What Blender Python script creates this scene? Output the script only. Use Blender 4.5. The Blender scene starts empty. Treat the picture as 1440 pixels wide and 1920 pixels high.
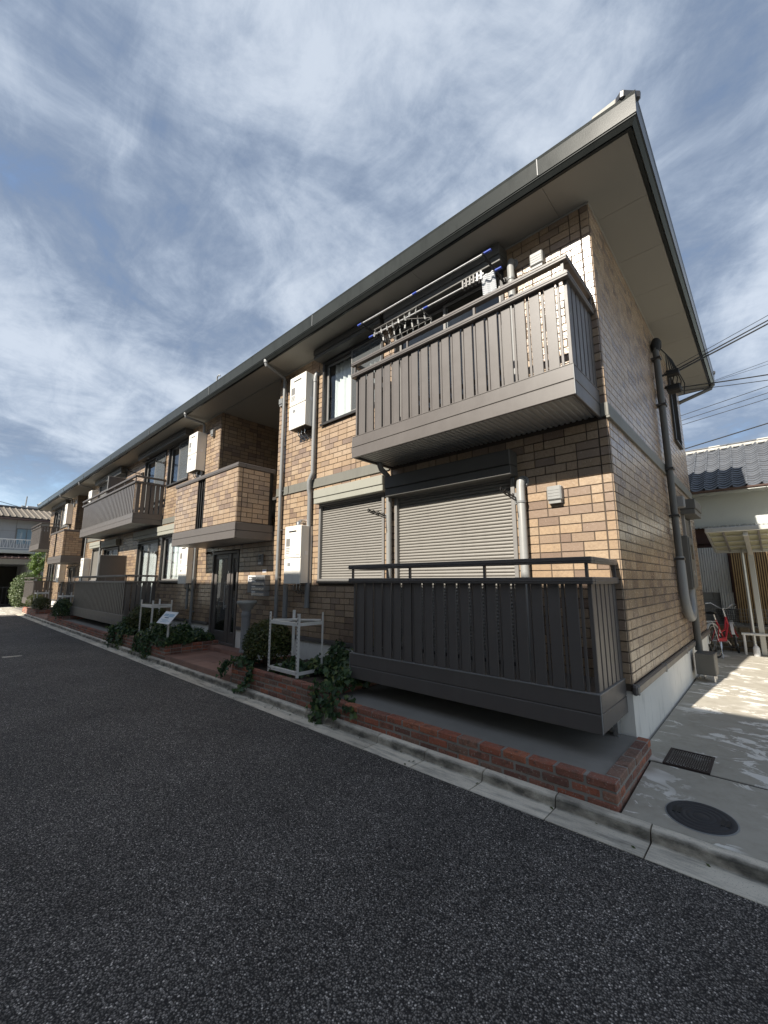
import bpy, math, random
import numpy as np
from mathutils import Vector, Matrix
R = math.radians
S = bpy.context.scene
COL = S.collection
rnd = random.Random(7)
RNG = np.random.default_rng(11)

# ---------------------------------------------------------------- camera
CAM = Vector((1.053, -4.520, 1.640))
cd = bpy.data.cameras.new('camera'); cam = bpy.data.objects.new('camera', cd); COL.objects.link(cam)
cd.sensor_fit = 'VERTICAL'; cd.sensor_height = 36.0; cd.lens = 776.5 / 1920 * 36
cd.clip_start = 0.05; cd.clip_end = 1500
cam.location = CAM; cam.rotation_euler = (R(90 + 9.418), R(0.03), R(42.694))
S.camera = cam

# ---------------------------------------------------------------- sky, sun, exposure
SUN = Vector((0.08, 1.0, -0.75)).normalized()          # the way the light travels
world = bpy.data.worlds.new('World'); S.world = world; world.use_nodes = True
wn, wl = world.node_tree.nodes, world.node_tree.links
wn.clear()
def W(t, **k):
    n = wn.new(t)
    for a, b in k.items(): setattr(n, a, b)
    return n
sky = W('ShaderNodeTexSky', sky_type='NISHITA', sun_disc=False)
sky.sun_elevation = math.asin(-SUN.z); sky.sun_rotation = math.atan2(-SUN.x, -SUN.y)
sky.air_density = 1.0; sky.dust_density = 0.6; sky.ozone_density = 1.6
tc = W('ShaderNodeTexCoord')
sep = W('ShaderNodeSeparateXYZ'); wl.new(tc.outputs['Generated'], sep.inputs[0])
zc = W('ShaderNodeMath', operation='MAXIMUM'); wl.new(sep.outputs['Z'], zc.inputs[0]); zc.inputs[1].default_value = 0.0
za = W('ShaderNodeMath', operation='ADD'); wl.new(zc.outputs[0], za.inputs[0]); za.inputs[1].default_value = 0.28
def div(o):
    d = W('ShaderNodeMath', operation='DIVIDE'); wl.new(o, d.inputs[0]); wl.new(za.outputs[0], d.inputs[1]); return d.outputs[0]
cx = W('ShaderNodeCombineXYZ'); wl.new(div(sep.outputs['X']), cx.inputs[0]); wl.new(div(sep.outputs['Y']), cx.inputs[1])
def wnoise(scale, detail, rough, dist, rot, sx, sy, off=(0, 0, 0)):
    m = W('ShaderNodeMapping'); wl.new(cx.outputs[0], m.inputs[0])
    m.inputs['Rotation'].default_value = (0, 0, R(rot)); m.inputs['Scale'].default_value = (sx, sy, 1); m.inputs['Location'].default_value = off
    n = W('ShaderNodeTexNoise'); wl.new(m.outputs[0], n.inputs['Vector'])
    n.inputs['Scale'].default_value = scale; n.inputs['Detail'].default_value = detail
    n.inputs['Roughness'].default_value = rough; n.inputs['Distortion'].default_value = dist
    return n.outputs['Fac']
def wmath(op, a, b):
    m = W('ShaderNodeMath', operation=op)
    for i, v in enumerate((a, b)):
        if isinstance(v, (int, float)): m.inputs[i].default_value = v
        else: wl.new(v, m.inputs[i])
    return m.outputs[0]
def wramp(f, stops):
    r = W('ShaderNodeValToRGB'); wl.new(f, r.inputs[0]); e = r.color_ramp.elements
    r.color_ramp.interpolation = 'B_SPLINE' if len(stops) > 2 else 'EASE'
    while len(e) < len(stops): e.new(0.5)
    for i, (p, c) in enumerate(stops): e[i].position = p; e[i].color = (*c, 1)
    return r.outputs[0]
big = wnoise(1.25, 3, 0.5, 0.3, 25, 1.0, 0.75, SKYOFF if 'SKYOFF' in globals() else (3.1, 1.7, 0))
mid = wnoise(3.4, 10, 0.64, 0.55, 35, 1.0, 0.7, (0.4, 5.2, 0))
fine = wnoise(9.0, 9, 0.66, 0.5, 20, 0.7, 1.2, (7.4, 2.2, 0))
dens = wmath('ADD', wmath('MULTIPLY', big, 0.43), wmath('ADD', wmath('MULTIPLY', mid, 0.39), wmath('MULTIPLY', fine, 0.19)))
cover = wramp(dens, [(0.28, (0.25, 0.25, 0.25)), (0.47, (0.93, 0.93, 0.93))])
lo = wramp(sep.outputs['Z'], [(0.02, (0.25, 0.25, 0.25)), (0.26, (1, 1, 1))])   # thinner cloud low down, where blue shows
cov = W('ShaderNodeMath', operation='MULTIPLY'); wl.new(cover, cov.inputs[0]); wl.new(lo, cov.inputs[1])
ccol0 = wramp(dens, [(0.37, (0.060, 0.083, 0.124)), (0.45, (0.098, 0.124, 0.170)), (0.515, (0.155, 0.185, 0.232)), (0.60, (0.275, 0.302, 0.340))])
csc = W('ShaderNodeVectorMath', operation='SCALE'); wl.new(ccol0, csc.inputs[0]); csc.inputs['Scale'].default_value = 10.0; ccol = csc.outputs[0]
mixn = W('ShaderNodeMix', data_type='RGBA'); wl.new(cov.outputs[0], mixn.inputs['Factor'])
wl.new(sky.outputs[0], mixn.inputs['A']); wl.new(ccol, mixn.inputs['B'])
bg = W('ShaderNodeBackground'); bg.inputs['Strength'].default_value = 0.10; wl.new(mixn.outputs['Result'], bg.inputs['Color'])
wo = W('ShaderNodeOutputWorld'); wl.new(bg.outputs[0], wo.inputs[0])

sd = bpy.data.lights.new('sun', 'SUN'); sd.energy = 3.5; sd.angle = R(0.5); sd.color = (1.0, 0.93, 0.82)
so = bpy.data.objects.new('sun', sd); COL.objects.link(so); so.location = (-4, -30, 30)
so.rotation_euler = SUN.to_track_quat('-Z', 'Y').to_euler()
S.view_settings.view_transform = 'Standard'; S.view_settings.look = 'None'
S.view_settings.exposure = 1.38; S.view_settings.gamma = 1.0; S.view_settings.use_curve_mapping = False
S.cycles.max_bounces = 6; S.cycles.diffuse_bounces = 3; S.cycles.glossy_bounces = 3
S.cycles.transparent_max_bounces = 12; S.cycles.transmission_bounces = 4
S.cycles.sample_clamp_indirect = 6.0

# ---------------------------------------------------------------- materials
class NT:
    def __init__(s, name):
        s.m = bpy.data.materials.new(name); s.m.use_nodes = True
        s.n, s.l = s.m.node_tree.nodes, s.m.node_tree.links
        s.b = s.n['Principled BSDF']; s.geo = s.n.new('ShaderNodeNewGeometry'); s.pos = s.geo.outputs['Position']
    def node(s, t, **k):
        n = s.n.new(t)
        for a, b in k.items(): setattr(n, a, b)
        return n
    def set(s, sock, v):
        if hasattr(v, 'is_output') or isinstance(v, bpy.types.NodeSocket): s.l.new(v, sock)
        elif isinstance(v, (tuple, list)) and len(v) == 3 and sock.type == 'RGBA': sock.default_value = (*v, 1)
        else: sock.default_value = v
    def noise(s, scale, detail=3, rough=0.55, dist=0.0, vec=None, sc=(1, 1, 1), out='Fac', off=(0, 0, 0)):
        n = s.node('ShaderNodeTexNoise'); m = s.node('ShaderNodeMapping')
        s.l.new(vec or s.pos, m.inputs[0]); m.inputs['Scale'].default_value = sc; m.inputs['Location'].default_value = off
        s.l.new(m.outputs[0], n.inputs['Vector'])
        for k, v in (('Scale', scale), ('Detail', detail), ('Roughness', rough), ('Distortion', dist)): n.inputs[k].default_value = v
        return n.outputs[out]
    def voro(s, scale, out='Color', feature='F1', vec=None, rand=1.0):
        n = s.node('ShaderNodeTexVoronoi', feature=feature); s.l.new(vec or s.pos, n.inputs['Vector'])
        n.inputs['Scale'].default_value = scale; n.inputs['Randomness'].default_value = rand
        return n.outputs[out]
    def math(s, op, a, b=0.0, clamp=False):
        m = s.node('ShaderNodeMath', operation=op, use_clamp=clamp); s.set(m.inputs[0], a); s.set(m.inputs[1], b); return m.outputs[0]
    def mix(s, f, a, b, blend='MIX'):
        m = s.node('ShaderNodeMix', data_type='RGBA', blend_type=blend); s.set(m.inputs['Factor'], f); s.set(m.inputs['A'], a); s.set(m.inputs['B'], b)
        return m.outputs['Result']
    def ramp(s, f, stops, interp='LINEAR'):
        r = s.node('ShaderNodeValToRGB'); s.l.new(f, r.inputs[0]); e = r.color_ramp.elements; r.color_ramp.interpolation = interp
        while len(e) < len(stops): e.new(0.5)
        for i, (p, c) in enumerate(stops):
            e[i].position = p; e[i].color = (*(c if isinstance(c, tuple) else (c, c, c)), 1)
        return r.outputs[0]
    def rand(s):
        oi = s.node('ShaderNodeObjectInfo')
        return s.math('FRACT', s.math('ADD', s.geo.outputs['Random Per Island'], oi.outputs['Random']))
    def bump(s, h, strength=0.3, dist=0.01, prev=None):
        b = s.node('ShaderNodeBump'); b.inputs['Strength'].default_value = strength; b.inputs['Distance'].default_value = dist
        s.set(b.inputs['Height'], h)
        if prev: s.l.new(prev, b.inputs['Normal'])
        return b.outputs[0]
    def out(s, col=None, rough=None, metal=None, normal=None, spec=None):
        if col is not None: s.set(s.b.inputs['Base Color'], col)
        if rough is not None: s.set(s.b.inputs['Roughness'], rough)
        if metal is not None: s.b.inputs['Metallic'].default_value = metal
        if spec is not None: s.b.inputs['Specular IOR Level'].default_value = spec
        if normal is not None: s.l.new(normal, s.b.inputs['Normal'])
        return s.m
M = {}
def paint(name, col, rough=0.5, metal=0.0, var=0.12, scale=3.0, bump=0.0, bscale=200, grime=0.0, rv=0.1, gcol=None):
    t = NT(name)
    d = tuple(c * (1 - var) for c in col); u = tuple(c * (1 + var) for c in col)
    c = t.mix(t.noise(scale, 5, 0.6), d, u)
    c = t.mix(t.math('MULTIPLY', t.noise(scale * 14, 3), 0.35), c, tuple(x * (1 - var * 1.4) for x in col))
    if grime:                                                # streaks and dust spots that belong to the surface
        g = t.noise(7.0, 6, 0.65, sc=(1, 1, 0.22)); g = t.ramp(g, [(0.52, 0.0), (0.75, 1.0)])
        c = t.mix(t.math('MULTIPLY', g, grime), c, gcol or tuple(x * 0.45 for x in col))
    r = t.math('ADD', t.math('MULTIPLY', t.noise(scale * 5, 4), rv * 2), rough - rv)
    nm = t.bump(t.noise(bscale, 3), bump, 0.004) if bump else None
    M[name] = t.out(c, r, metal, nm); return M[name]
paint('dark_alu', (0.112, 0.101, 0.095), 0.40, 0.0, 0.10, 1.3, 0.06, 300, 0.22, gcol=(0.16, 0.15, 0.14))
paint('dark_frame', (0.046, 0.044, 0.043), 0.40, 0.2, 0.10)
paint('frame_grey', (0.221, 0.215, 0.208), 0.45, 0.2, 0.08)
paint('band', (0.150, 0.148, 0.130), 0.55, 0.0, 0.12, 1.5, 0.08, 150, 0.25)
paint('fascia', (0.038, 0.042, 0.041), 0.24, 0.0, 0.25, 0.8, 0.05, 90, 0.45, rv=0.05)
M['fascia'].node_tree.nodes['Principled BSDF'].inputs['Specular IOR Level'].default_value = 0.09
paint('box_dark', (0.085, 0.083, 0.077), 0.5, 0.0, 0.10, 1.5, 0.03, 150, 0.15)
paint('soffit', (0.30, 0.292, 0.262), 0.8, 0.0, 0.05, 0.7, 0.10, 260)
paint('heater', (0.74, 0.72, 0.67), 0.45, 0.0, 0.05, 3, 0.03, 120, 0.35, gcol=(0.50, 0.48, 0.43))
paint('shutter', (0.246, 0.234, 0.213), 0.45, 0.1, 0.05, 1.5, 0.04, 150, 0.15)
paint('shutter_grey', (0.20, 0.20, 0.20), 0.5, 0.1, 0.05)
paint('box_olive', (0.285, 0.285, 0.245), 0.5, 0.0, 0.06, 1.5, 0.03, 150, 0.15)
paint('pipe_grey', (0.215, 0.221, 0.224), 0.45, 0.0, 0.10, 1.6, 0.03, 100, 0.25)
paint('pipe_light', (0.27, 0.272, 0.265), 0.45, 0.0, 0.08, 1.6, 0.03, 100, 0.25)
paint('pipe_brown', (0.102, 0.100, 0.092), 0.5, 0.0, 0.12, 1.6, 0.03, 100, 0.25)
paint('white_steel', (0.74, 0.73, 0.70), 0.45, 0.0, 0.06, 4, 0.05, 100, 0.35, gcol=(0.35, 0.31, 0.26))
paint('black', (0.012, 0.012, 0.012), 0.6, 0.0, 0.1)
paint('black_gloss', (0.015, 0.015, 0.016), 0.25, 0.0, 0.1)
paint('steel', (0.62, 0.62, 0.62), 0.25, 0.9, 0.06)
paint('chrome', (0.72, 0.72, 0.72), 0.28, 0.55, 0.04)
paint('blue_plastic', (0.05, 0.09, 0.42), 0.4)
paint('white_plastic', (0.78, 0.78, 0.78), 0.4, 0.0, 0.05)
paint('interior', (0.05, 0.045, 0.04), 0.9, 0.0, 0.1)
paint('deck_under', (0.396, 0.396, 0.380), 0.5, 0.2, 0.06)
paint('iron', (0.028, 0.029, 0.033), 0.62, 0.0, 0.2, 12, 0.25, 220)
paint('rust_iron', (0.052, 0.036, 0.030), 0.85, 0.0, 0.3, 14, 0.3, 200)
paint('red_paint', (0.42, 0.022, 0.035), 0.3, 0.0, 0.06)
paint('rubber', (0.018, 0.018, 0.018), 0.8, 0.0, 0.1)
paint('stucco', (0.55, 0.57, 0.55), 0.9, 0.0, 0.06, 2, 0.3, 90)
paint('white_render', (0.46, 0.44, 0.40), 0.9, 0.0, 0.05, 2, 0.2, 90)
paint('stucco_grey', (0.42, 0.43, 0.45), 0.9, 0.0, 0.08, 1.2, 0.25, 90, 0.2)
paint('wood_dark', (0.060, 0.026, 0.020), 0.7, 0.0, 0.25, 4, 0.2, 60)
paint('wood_gold', (0.30, 0.205, 0.095), 0.6, 0.0, 0.30, 6, 0.2, 80)
paint('block', (0.20, 0.20, 0.19), 0.95, 0.0, 0.15, 5, 0.4, 120)
paint('stone', (0.20, 0.155, 0.10), 0.9, 0.0, 0.35, 7, 0.6, 40)
paint('corrugated', (0.46, 0.47, 0.46), 0.45, 0.3, 0.08, 1.5, 0.02, 80, 0.30)
paint('alu_silver', (0.55, 0.55, 0.52), 0.4, 0.6, 0.06)
paint('cap_white', (0.42, 0.41, 0.38), 0.7, 0.0, 0.15, 6, 0.2, 60)
paint('soil', (0.055, 0.040, 0.028), 1.0, 0.0, 0.4, 14, 0.8, 60)
paint('cream_wall', (0.45, 0.43, 0.39), 0.9, 0.0, 0.05)
paint('brown_metal', (0.13, 0.085, 0.075), 0.5, 0.0, 0.15)
paint('tile_old', (0.185, 0.160, 0.130), 0.7, 0.0, 0.30, 5, 0.2, 60, 0.4)
paint('ceramic_dark', (0.055, 0.055, 0.058), 0.4, 0.0, 0.2)
paint('bark', (0.085, 0.062, 0.045), 0.9, 0.0, 0.3, 10, 0.5, 60)
paint('cloth_white', (0.72, 0.73, 0.72), 0.9, 0.0, 0.04)
paint('cloth_blue', (0.42, 0.55, 0.66), 0.9, 0.0, 0.08)
paint('bulb', (0.35, 0.37, 0.36), 0.35, 0.0, 0.05)
paint('cover_poly', (0.62, 0.60, 0.42), 0.35, 0.0, 0.1, 3)
M['cover_poly'].node_tree.nodes['Principled BSDF'].inputs['Transmission Weight'].default_value = 0.45

t = NT('brick_tile')                                         # glazed split-face siding, every brick its own shade
r = t.rand()
c = t.ramp(r, [(0.0, (0.364, 0.262, 0.170)), (0.24, (0.323, 0.229, 0.146)), (0.42, (0.388, 0.291, 0.199)), (0.58, (0.235, 0.171, 0.130)), (0.72, (0.176, 0.124, 0.097)), (0.80, (0.264, 0.192, 0.136)), (0.92, (0.341, 0.253, 0.172))], 'CONSTANT')
c = t.mix(t.math('MULTIPLY', t.ramp(t.noise(45, 4, 0.6), [(0.42, 0.0), (0.7, 1.0)]), 0.5), c, (0.20, 0.14, 0.10))
c = t.mix(t.math('MULTIPLY', t.noise(1.3, 3), 0.25), c, (0.40, 0.30, 0.21))
c = t.mix(t.math('MULTIPLY', t.ramp(t.noise(4.5, 5, 0.6, sc=(1, 1, 0.10)), [(0.54, 0.0), (0.76, 1.0)]), 0.30), c, (0.13, 0.10, 0.075))   # rain streaks
h = t.math('ADD', t.noise(34, 4, 0.55, 0.4), t.math('MULTIPLY', t.noise(120, 2), 0.25))
M['brick_tile'] = t.out(c, t.math('ADD', t.math('MULTIPLY', t.noise(60, 2), 0.14), 0.18), 0, t.bump(h, 0.26, 0.010), 1.0)
t = NT('grout')
M['grout'] = t.out(t.mix(t.noise(30, 4), (0.045, 0.034, 0.026), (0.085, 0.066, 0.05)), 0.9)
t = NT('red_brick')
r = t.rand()
c = t.ramp(r, [(0.0, (0.352, 0.115, 0.068)), (0.22, (0.262, 0.106, 0.072)), (0.42, (0.173, 0.080, 0.060)), (0.60, (0.398, 0.141, 0.078)), (0.74, (0.225, 0.131, 0.096)), (0.90, (0.307, 0.152, 0.105))], 'CONSTANT')
c = t.mix(t.ramp(t.noise(14, 6, 0.7), [(0.50, 0.0), (0.70, 0.85)]), c, (0.075, 0.055, 0.044))
c = t.mix(t.ramp(t.noise(5, 5, 0.7, off=(1, 4, 2)), [(0.55, 0.0), (0.75, 0.5)]), c, (0.20, 0.16, 0.13))
c = t.mix(t.ramp(t.noise(70, 3, 0.6, off=(3, 2, 1)), [(0.60, 0.0), (0.66, 0.75)]), c, (0.38, 0.30, 0.25))
M['red_brick'] = t.out(c, 0.85, 0, t.bump(t.math('ADD', t.noise(70, 5), t.math('MULTIPLY', t.noise(22, 3), 0.8)), 0.8, 0.008))
t = NT('mortar')
c = t.mix(t.noise(20, 5), (0.20, 0.185, 0.165), (0.34, 0.32, 0.29))
M['mortar'] = t.out(c, 0.95, 0, t.bump(t.noise(120, 3), 0.5, 0.004))
t = NT('apron_concrete')
c = t.mix(t.noise(2.5, 6, 0.6), (0.17, 0.158, 0.14), (0.30, 0.28, 0.25))
M['apron_concrete'] = t.out(c, 0.9, 0, t.bump(t.noise(90, 4), 0.3, 0.004))
t = NT('asphalt')                                            # coarse open-graded chippings
wob = t.node('ShaderNodeVectorMath', operation='ADD'); nz = t.noise(160, 2, out='Color'); wsc = t.node('ShaderNodeVectorMath', operation='SCALE'); t.l.new(nz, wsc.inputs[0]); wsc.inputs['Scale'].default_value = 0.006
t.l.new(t.pos, wob.inputs[0]); t.l.new(wsc.outputs[0], wob.inputs[1])
v = t.voro(118, vec=wob.outputs[0]); vs = t.node('ShaderNodeSeparateColor'); t.l.new(v, vs.inputs[0])
c = t.ramp(vs.outputs[0], [(0.0, 0.020), (0.30, 0.052), (0.60, 0.086), (0.86, 0.125), (0.955, 0.165), (0.982, 0.30)], 'LINEAR')
d = t.voro(118, 'Distance', vec=wob.outputs[0])
c = t.mix(t.ramp(d, [(0.36, 0.0), (0.62, 0.9)]), c, (0.006, 0.006, 0.007))
c = t.mix(1.0, c, (2.30, 2.10, 1.92), 'MULTIPLY')
c = t.mix(1.0, c, t.ramp(t.noise(0.9, 5, 0.6), [(0.3, 0.80), (0.7, 1.20)]), 'MULTIPLY')
c = t.mix(1.0, c, t.ramp(t.noise(7, 4, 0.6), [(0.3, 0.88), (0.7, 1.12)]), 'MULTIPLY')
M['asphalt'] = t.out(c, 0.78, 0, t.bump(t.math('ADD', t.math('MULTIPLY', d, -1.0), t.math('MULTIPLY', vs.outputs[2], 0.7)), 0.6, 0.006), 0.3)
t = NT('kerb_concrete')
c = t.mix(t.noise(3, 6, 0.65), (0.58, 0.52, 0.43), (0.84, 0.77, 0.64))
c = t.mix(t.ramp(t.noise(5, 6, 0.7, sc=(0.35, 2.0, 1)), [(0.47, 0.0), (0.70, 0.8)]), c, (0.15, 0.145, 0.13))
c = t.mix(t.ramp(t.noise(140, 2), [(0.62, 0.0), (0.7, 0.5)]), c, (0.08, 0.08, 0.075))
c = t.mix(1.0, c, t.ramp(t.rand(), [(0, 0.82), (1, 1.12)]), 'MULTIPLY')
yy = t.node('ShaderNodeSeparateXYZ'); t.l.new(t.pos, yy.inputs[0])
dk = t.math('ABSOLUTE', t.math('ADD', yy.outputs['Y'], t.math('ADD', 1.198, t.math('MULTIPLY', t.noise(6, 4), 0.03))))
dk = t.ramp(t.math('ADD', dk, t.math('MULTIPLY', t.noise(9, 5, 0.65, sc=(0.5, 1, 1)), 0.07)), [(0.028, 0.92), (0.062, 0.0)])
c = t.mix(dk, c, (0.055, 0.052, 0.045))                      # silt lying in the channel
M['kerb_concrete'] = t.out(c, 0.9, 0, t.bump(t.noise(130, 4), 0.5, 0.005))
t = NT('foundation')
c = t.mix(t.noise(2.2, 5, 0.6), (0.70, 0.68, 0.63), (0.84, 0.82, 0.77))
c = t.mix(t.ramp(t.noise(9, 5, 0.6, sc=(1, 1, 0.3)), [(0.55, 0.0), (0.8, 0.4)]), c, (0.22, 0.22, 0.21))
M['foundation'] = t.out(c, 0.9, 0, t.bump(t.noise(60, 4), 0.3, 0.004))
t = NT('slab_concrete')                                      # worn drive with peeled white patches
c = t.mix(t.noise(1.6, 6, 0.65), (0.34, 0.312, 0.26), (0.48, 0.445, 0.375))
c = t.mix(t.ramp(t.noise(6, 6, 0.7), [(0.45, 0.0), (0.75, 0.6)]), c, (0.27, 0.24, 0.19))
w1 = t.ramp(t.noise(2.9, 10, 0.66, 0.9, sc=(0.9, 1.5, 1), off=(4.3, 0.7, 0)), [(0.545, 0.0), (0.565, 1.0)])
w2 = t.ramp(t.noise(1.1, 3, off=(0.4, 2.0, 0)), [(0.40, 0.0), (0.52, 1.0)])
c = t.mix(t.math('MULTIPLY', t.math('MULTIPLY', w1, w2), 1.0), c, (0.80, 0.77, 0.71))
M['slab_concrete'] = t.out(c, 0.88, 0, t.bump(t.math('ADD', t.noise(90, 4), t.math('MULTIPLY', w1, 0.5)), 0.35, 0.005))
t = NT('ground_mat')
M['ground_mat'] = t.out(t.mix(t.noise(0.8, 6), (0.13, 0.125, 0.115), (0.22, 0.21, 0.19)), 0.95, 0, t.bump(t.noise(50, 4), 0.4, 0.006))
t = NT('terracotta')
c = t.ramp(t.rand(), [(0.0, (0.27, 0.150, 0.115)), (0.5, (0.33, 0.19, 0.145)), (1.0, (0.24, 0.135, 0.105))])
c = t.mix(t.ramp(t.noise(9, 5), [(0.5, 0.0), (0.8, 0.5)]), c, (0.15, 0.09, 0.07))
M['terracotta'] = t.out(c, 0.6, 0, t.bump(t.noise(120, 3), 0.2, 0.003))
t = NT('roof_tile')
c = t.ramp(t.rand(), [(0.0, (0.115, 0.127, 0.148)), (0.5, (0.150, 0.163, 0.185)), (1.0, (0.095, 0.104, 0.122))])
c = t.mix(t.math('MULTIPLY', t.noise(6, 5), 0.5), c, (0.13, 0.13, 0.135))
M['roof_tile'] = t.out(c, 0.38, 0, t.bump(t.noise(80, 3), 0.15, 0.003))
def leafmat(name, stops, gloss=0.42):
    t = NT(name)
    c = t.ramp(t.rand(), stops)
    c = t.mix(t.math('MULTIPLY', t.noise(40, 2), 0.4), c, tuple(x * 0.6 for x in stops[0][1]))
    b2 = t.node('ShaderNodeBsdfTranslucent'); t.l.new(c, b2.inputs[0])
    ms = t.node('ShaderNodeMixShader'); ms.inputs[0].default_value = 0.22
    t.out(c, gloss, 0, None, 0.4)
    t.l.new(t.b.outputs[0], ms.inputs[1]); t.l.new(b2.outputs[0], ms.inputs[2])
    t.l.new(ms.outputs[0], t.n['Material Output'].inputs[0]); M[name] = t.m
leafmat('ivy_leaf', [(0.0, (0.026, 0.060, 0.026)), (0.45, (0.050, 0.100, 0.040)), (0.78, (0.085, 0.145, 0.050)), (0.92, (0.16, 0.21, 0.065)), (1.0, (0.24, 0.25, 0.08))])
leafmat('shrub_leaf', [(0.0, (0.034, 0.052, 0.014)), (0.5, (0.068, 0.090, 0.022)), (0.85, (0.115, 0.125, 0.034)), (1.0, (0.16, 0.12, 0.04))])
leafmat('tree_leaf', [(0.0, (0.07, 0.13, 0.02)), (0.6, (0.11, 0.19, 0.03)), (1.0, (0.19, 0.27, 0.06))])
leafmat('pale_leaf', [(0.0, (0.06, 0.11, 0.03)), (0.5, (0.12, 0.16, 0.06)), (1.0, (0.34, 0.38, 0.24))])
def glassmat(name, tint, base):
    t = NT(name)
    tr = t.node('ShaderNodeBsdfTransparent'); tr.inputs[0].default_value = (*tint, 1)
    gl = t.node('ShaderNodeBsdfGlossy'); gl.inputs['Roughness'].default_value = 0.015; gl.inputs[0].default_value = (0.95, 0.97, 1, 1)
    lw = t.node('ShaderNodeLayerWeight'); lw.inputs[0].default_value = 0.5
    ms = t.node('ShaderNodeMixShader'); t.l.new(t.math('ADD', t.math('MULTIPLY', t.math('POWER', lw.outputs['Facing'], 4.5), 0.9), base, True), ms.inputs[0])
    t.l.new(tr.outputs[0], ms.inputs[1]); t.l.new(gl.outputs[0], ms.inputs[2])
    t.l.new(ms.outputs[0], t.n['Material Output'].inputs[0]); M[name] = t.m
glassmat('glass', (0.92, 0.94, 0.94), 0.045)
t = NT('screen_mesh')                                        # woven insect screen
w = t.node('ShaderNodeBsdfTransparent'); ms = t.node('ShaderNodeMixShader'); ms.inputs[0].default_value = 0.55
t.out((0.10, 0.11, 0.115), 0.7); t.l.new(w.outputs[0], ms.inputs[1]); t.l.new(t.b.outputs[0], ms.inputs[2]); t.l.new(ms.outputs[0], t.n['Material Output'].inputs[0]); M['screen_mesh'] = t.m
t = NT('striped_cloth')
wv = t.node('ShaderNodeTexWave', wave_type='BANDS', bands_direction='Z'); t.l.new(t.pos, wv.inputs[0]); wv.inputs['Scale'].default_value = 13
M['striped_cloth'] = t.out(t.mix(t.ramp(wv.outputs['Fac'], [(0.45, 0.0), (0.55, 1.0)]), (0.10, 0.11, 0.13), (0.72, 0.74, 0.76)), 0.9)

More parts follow.
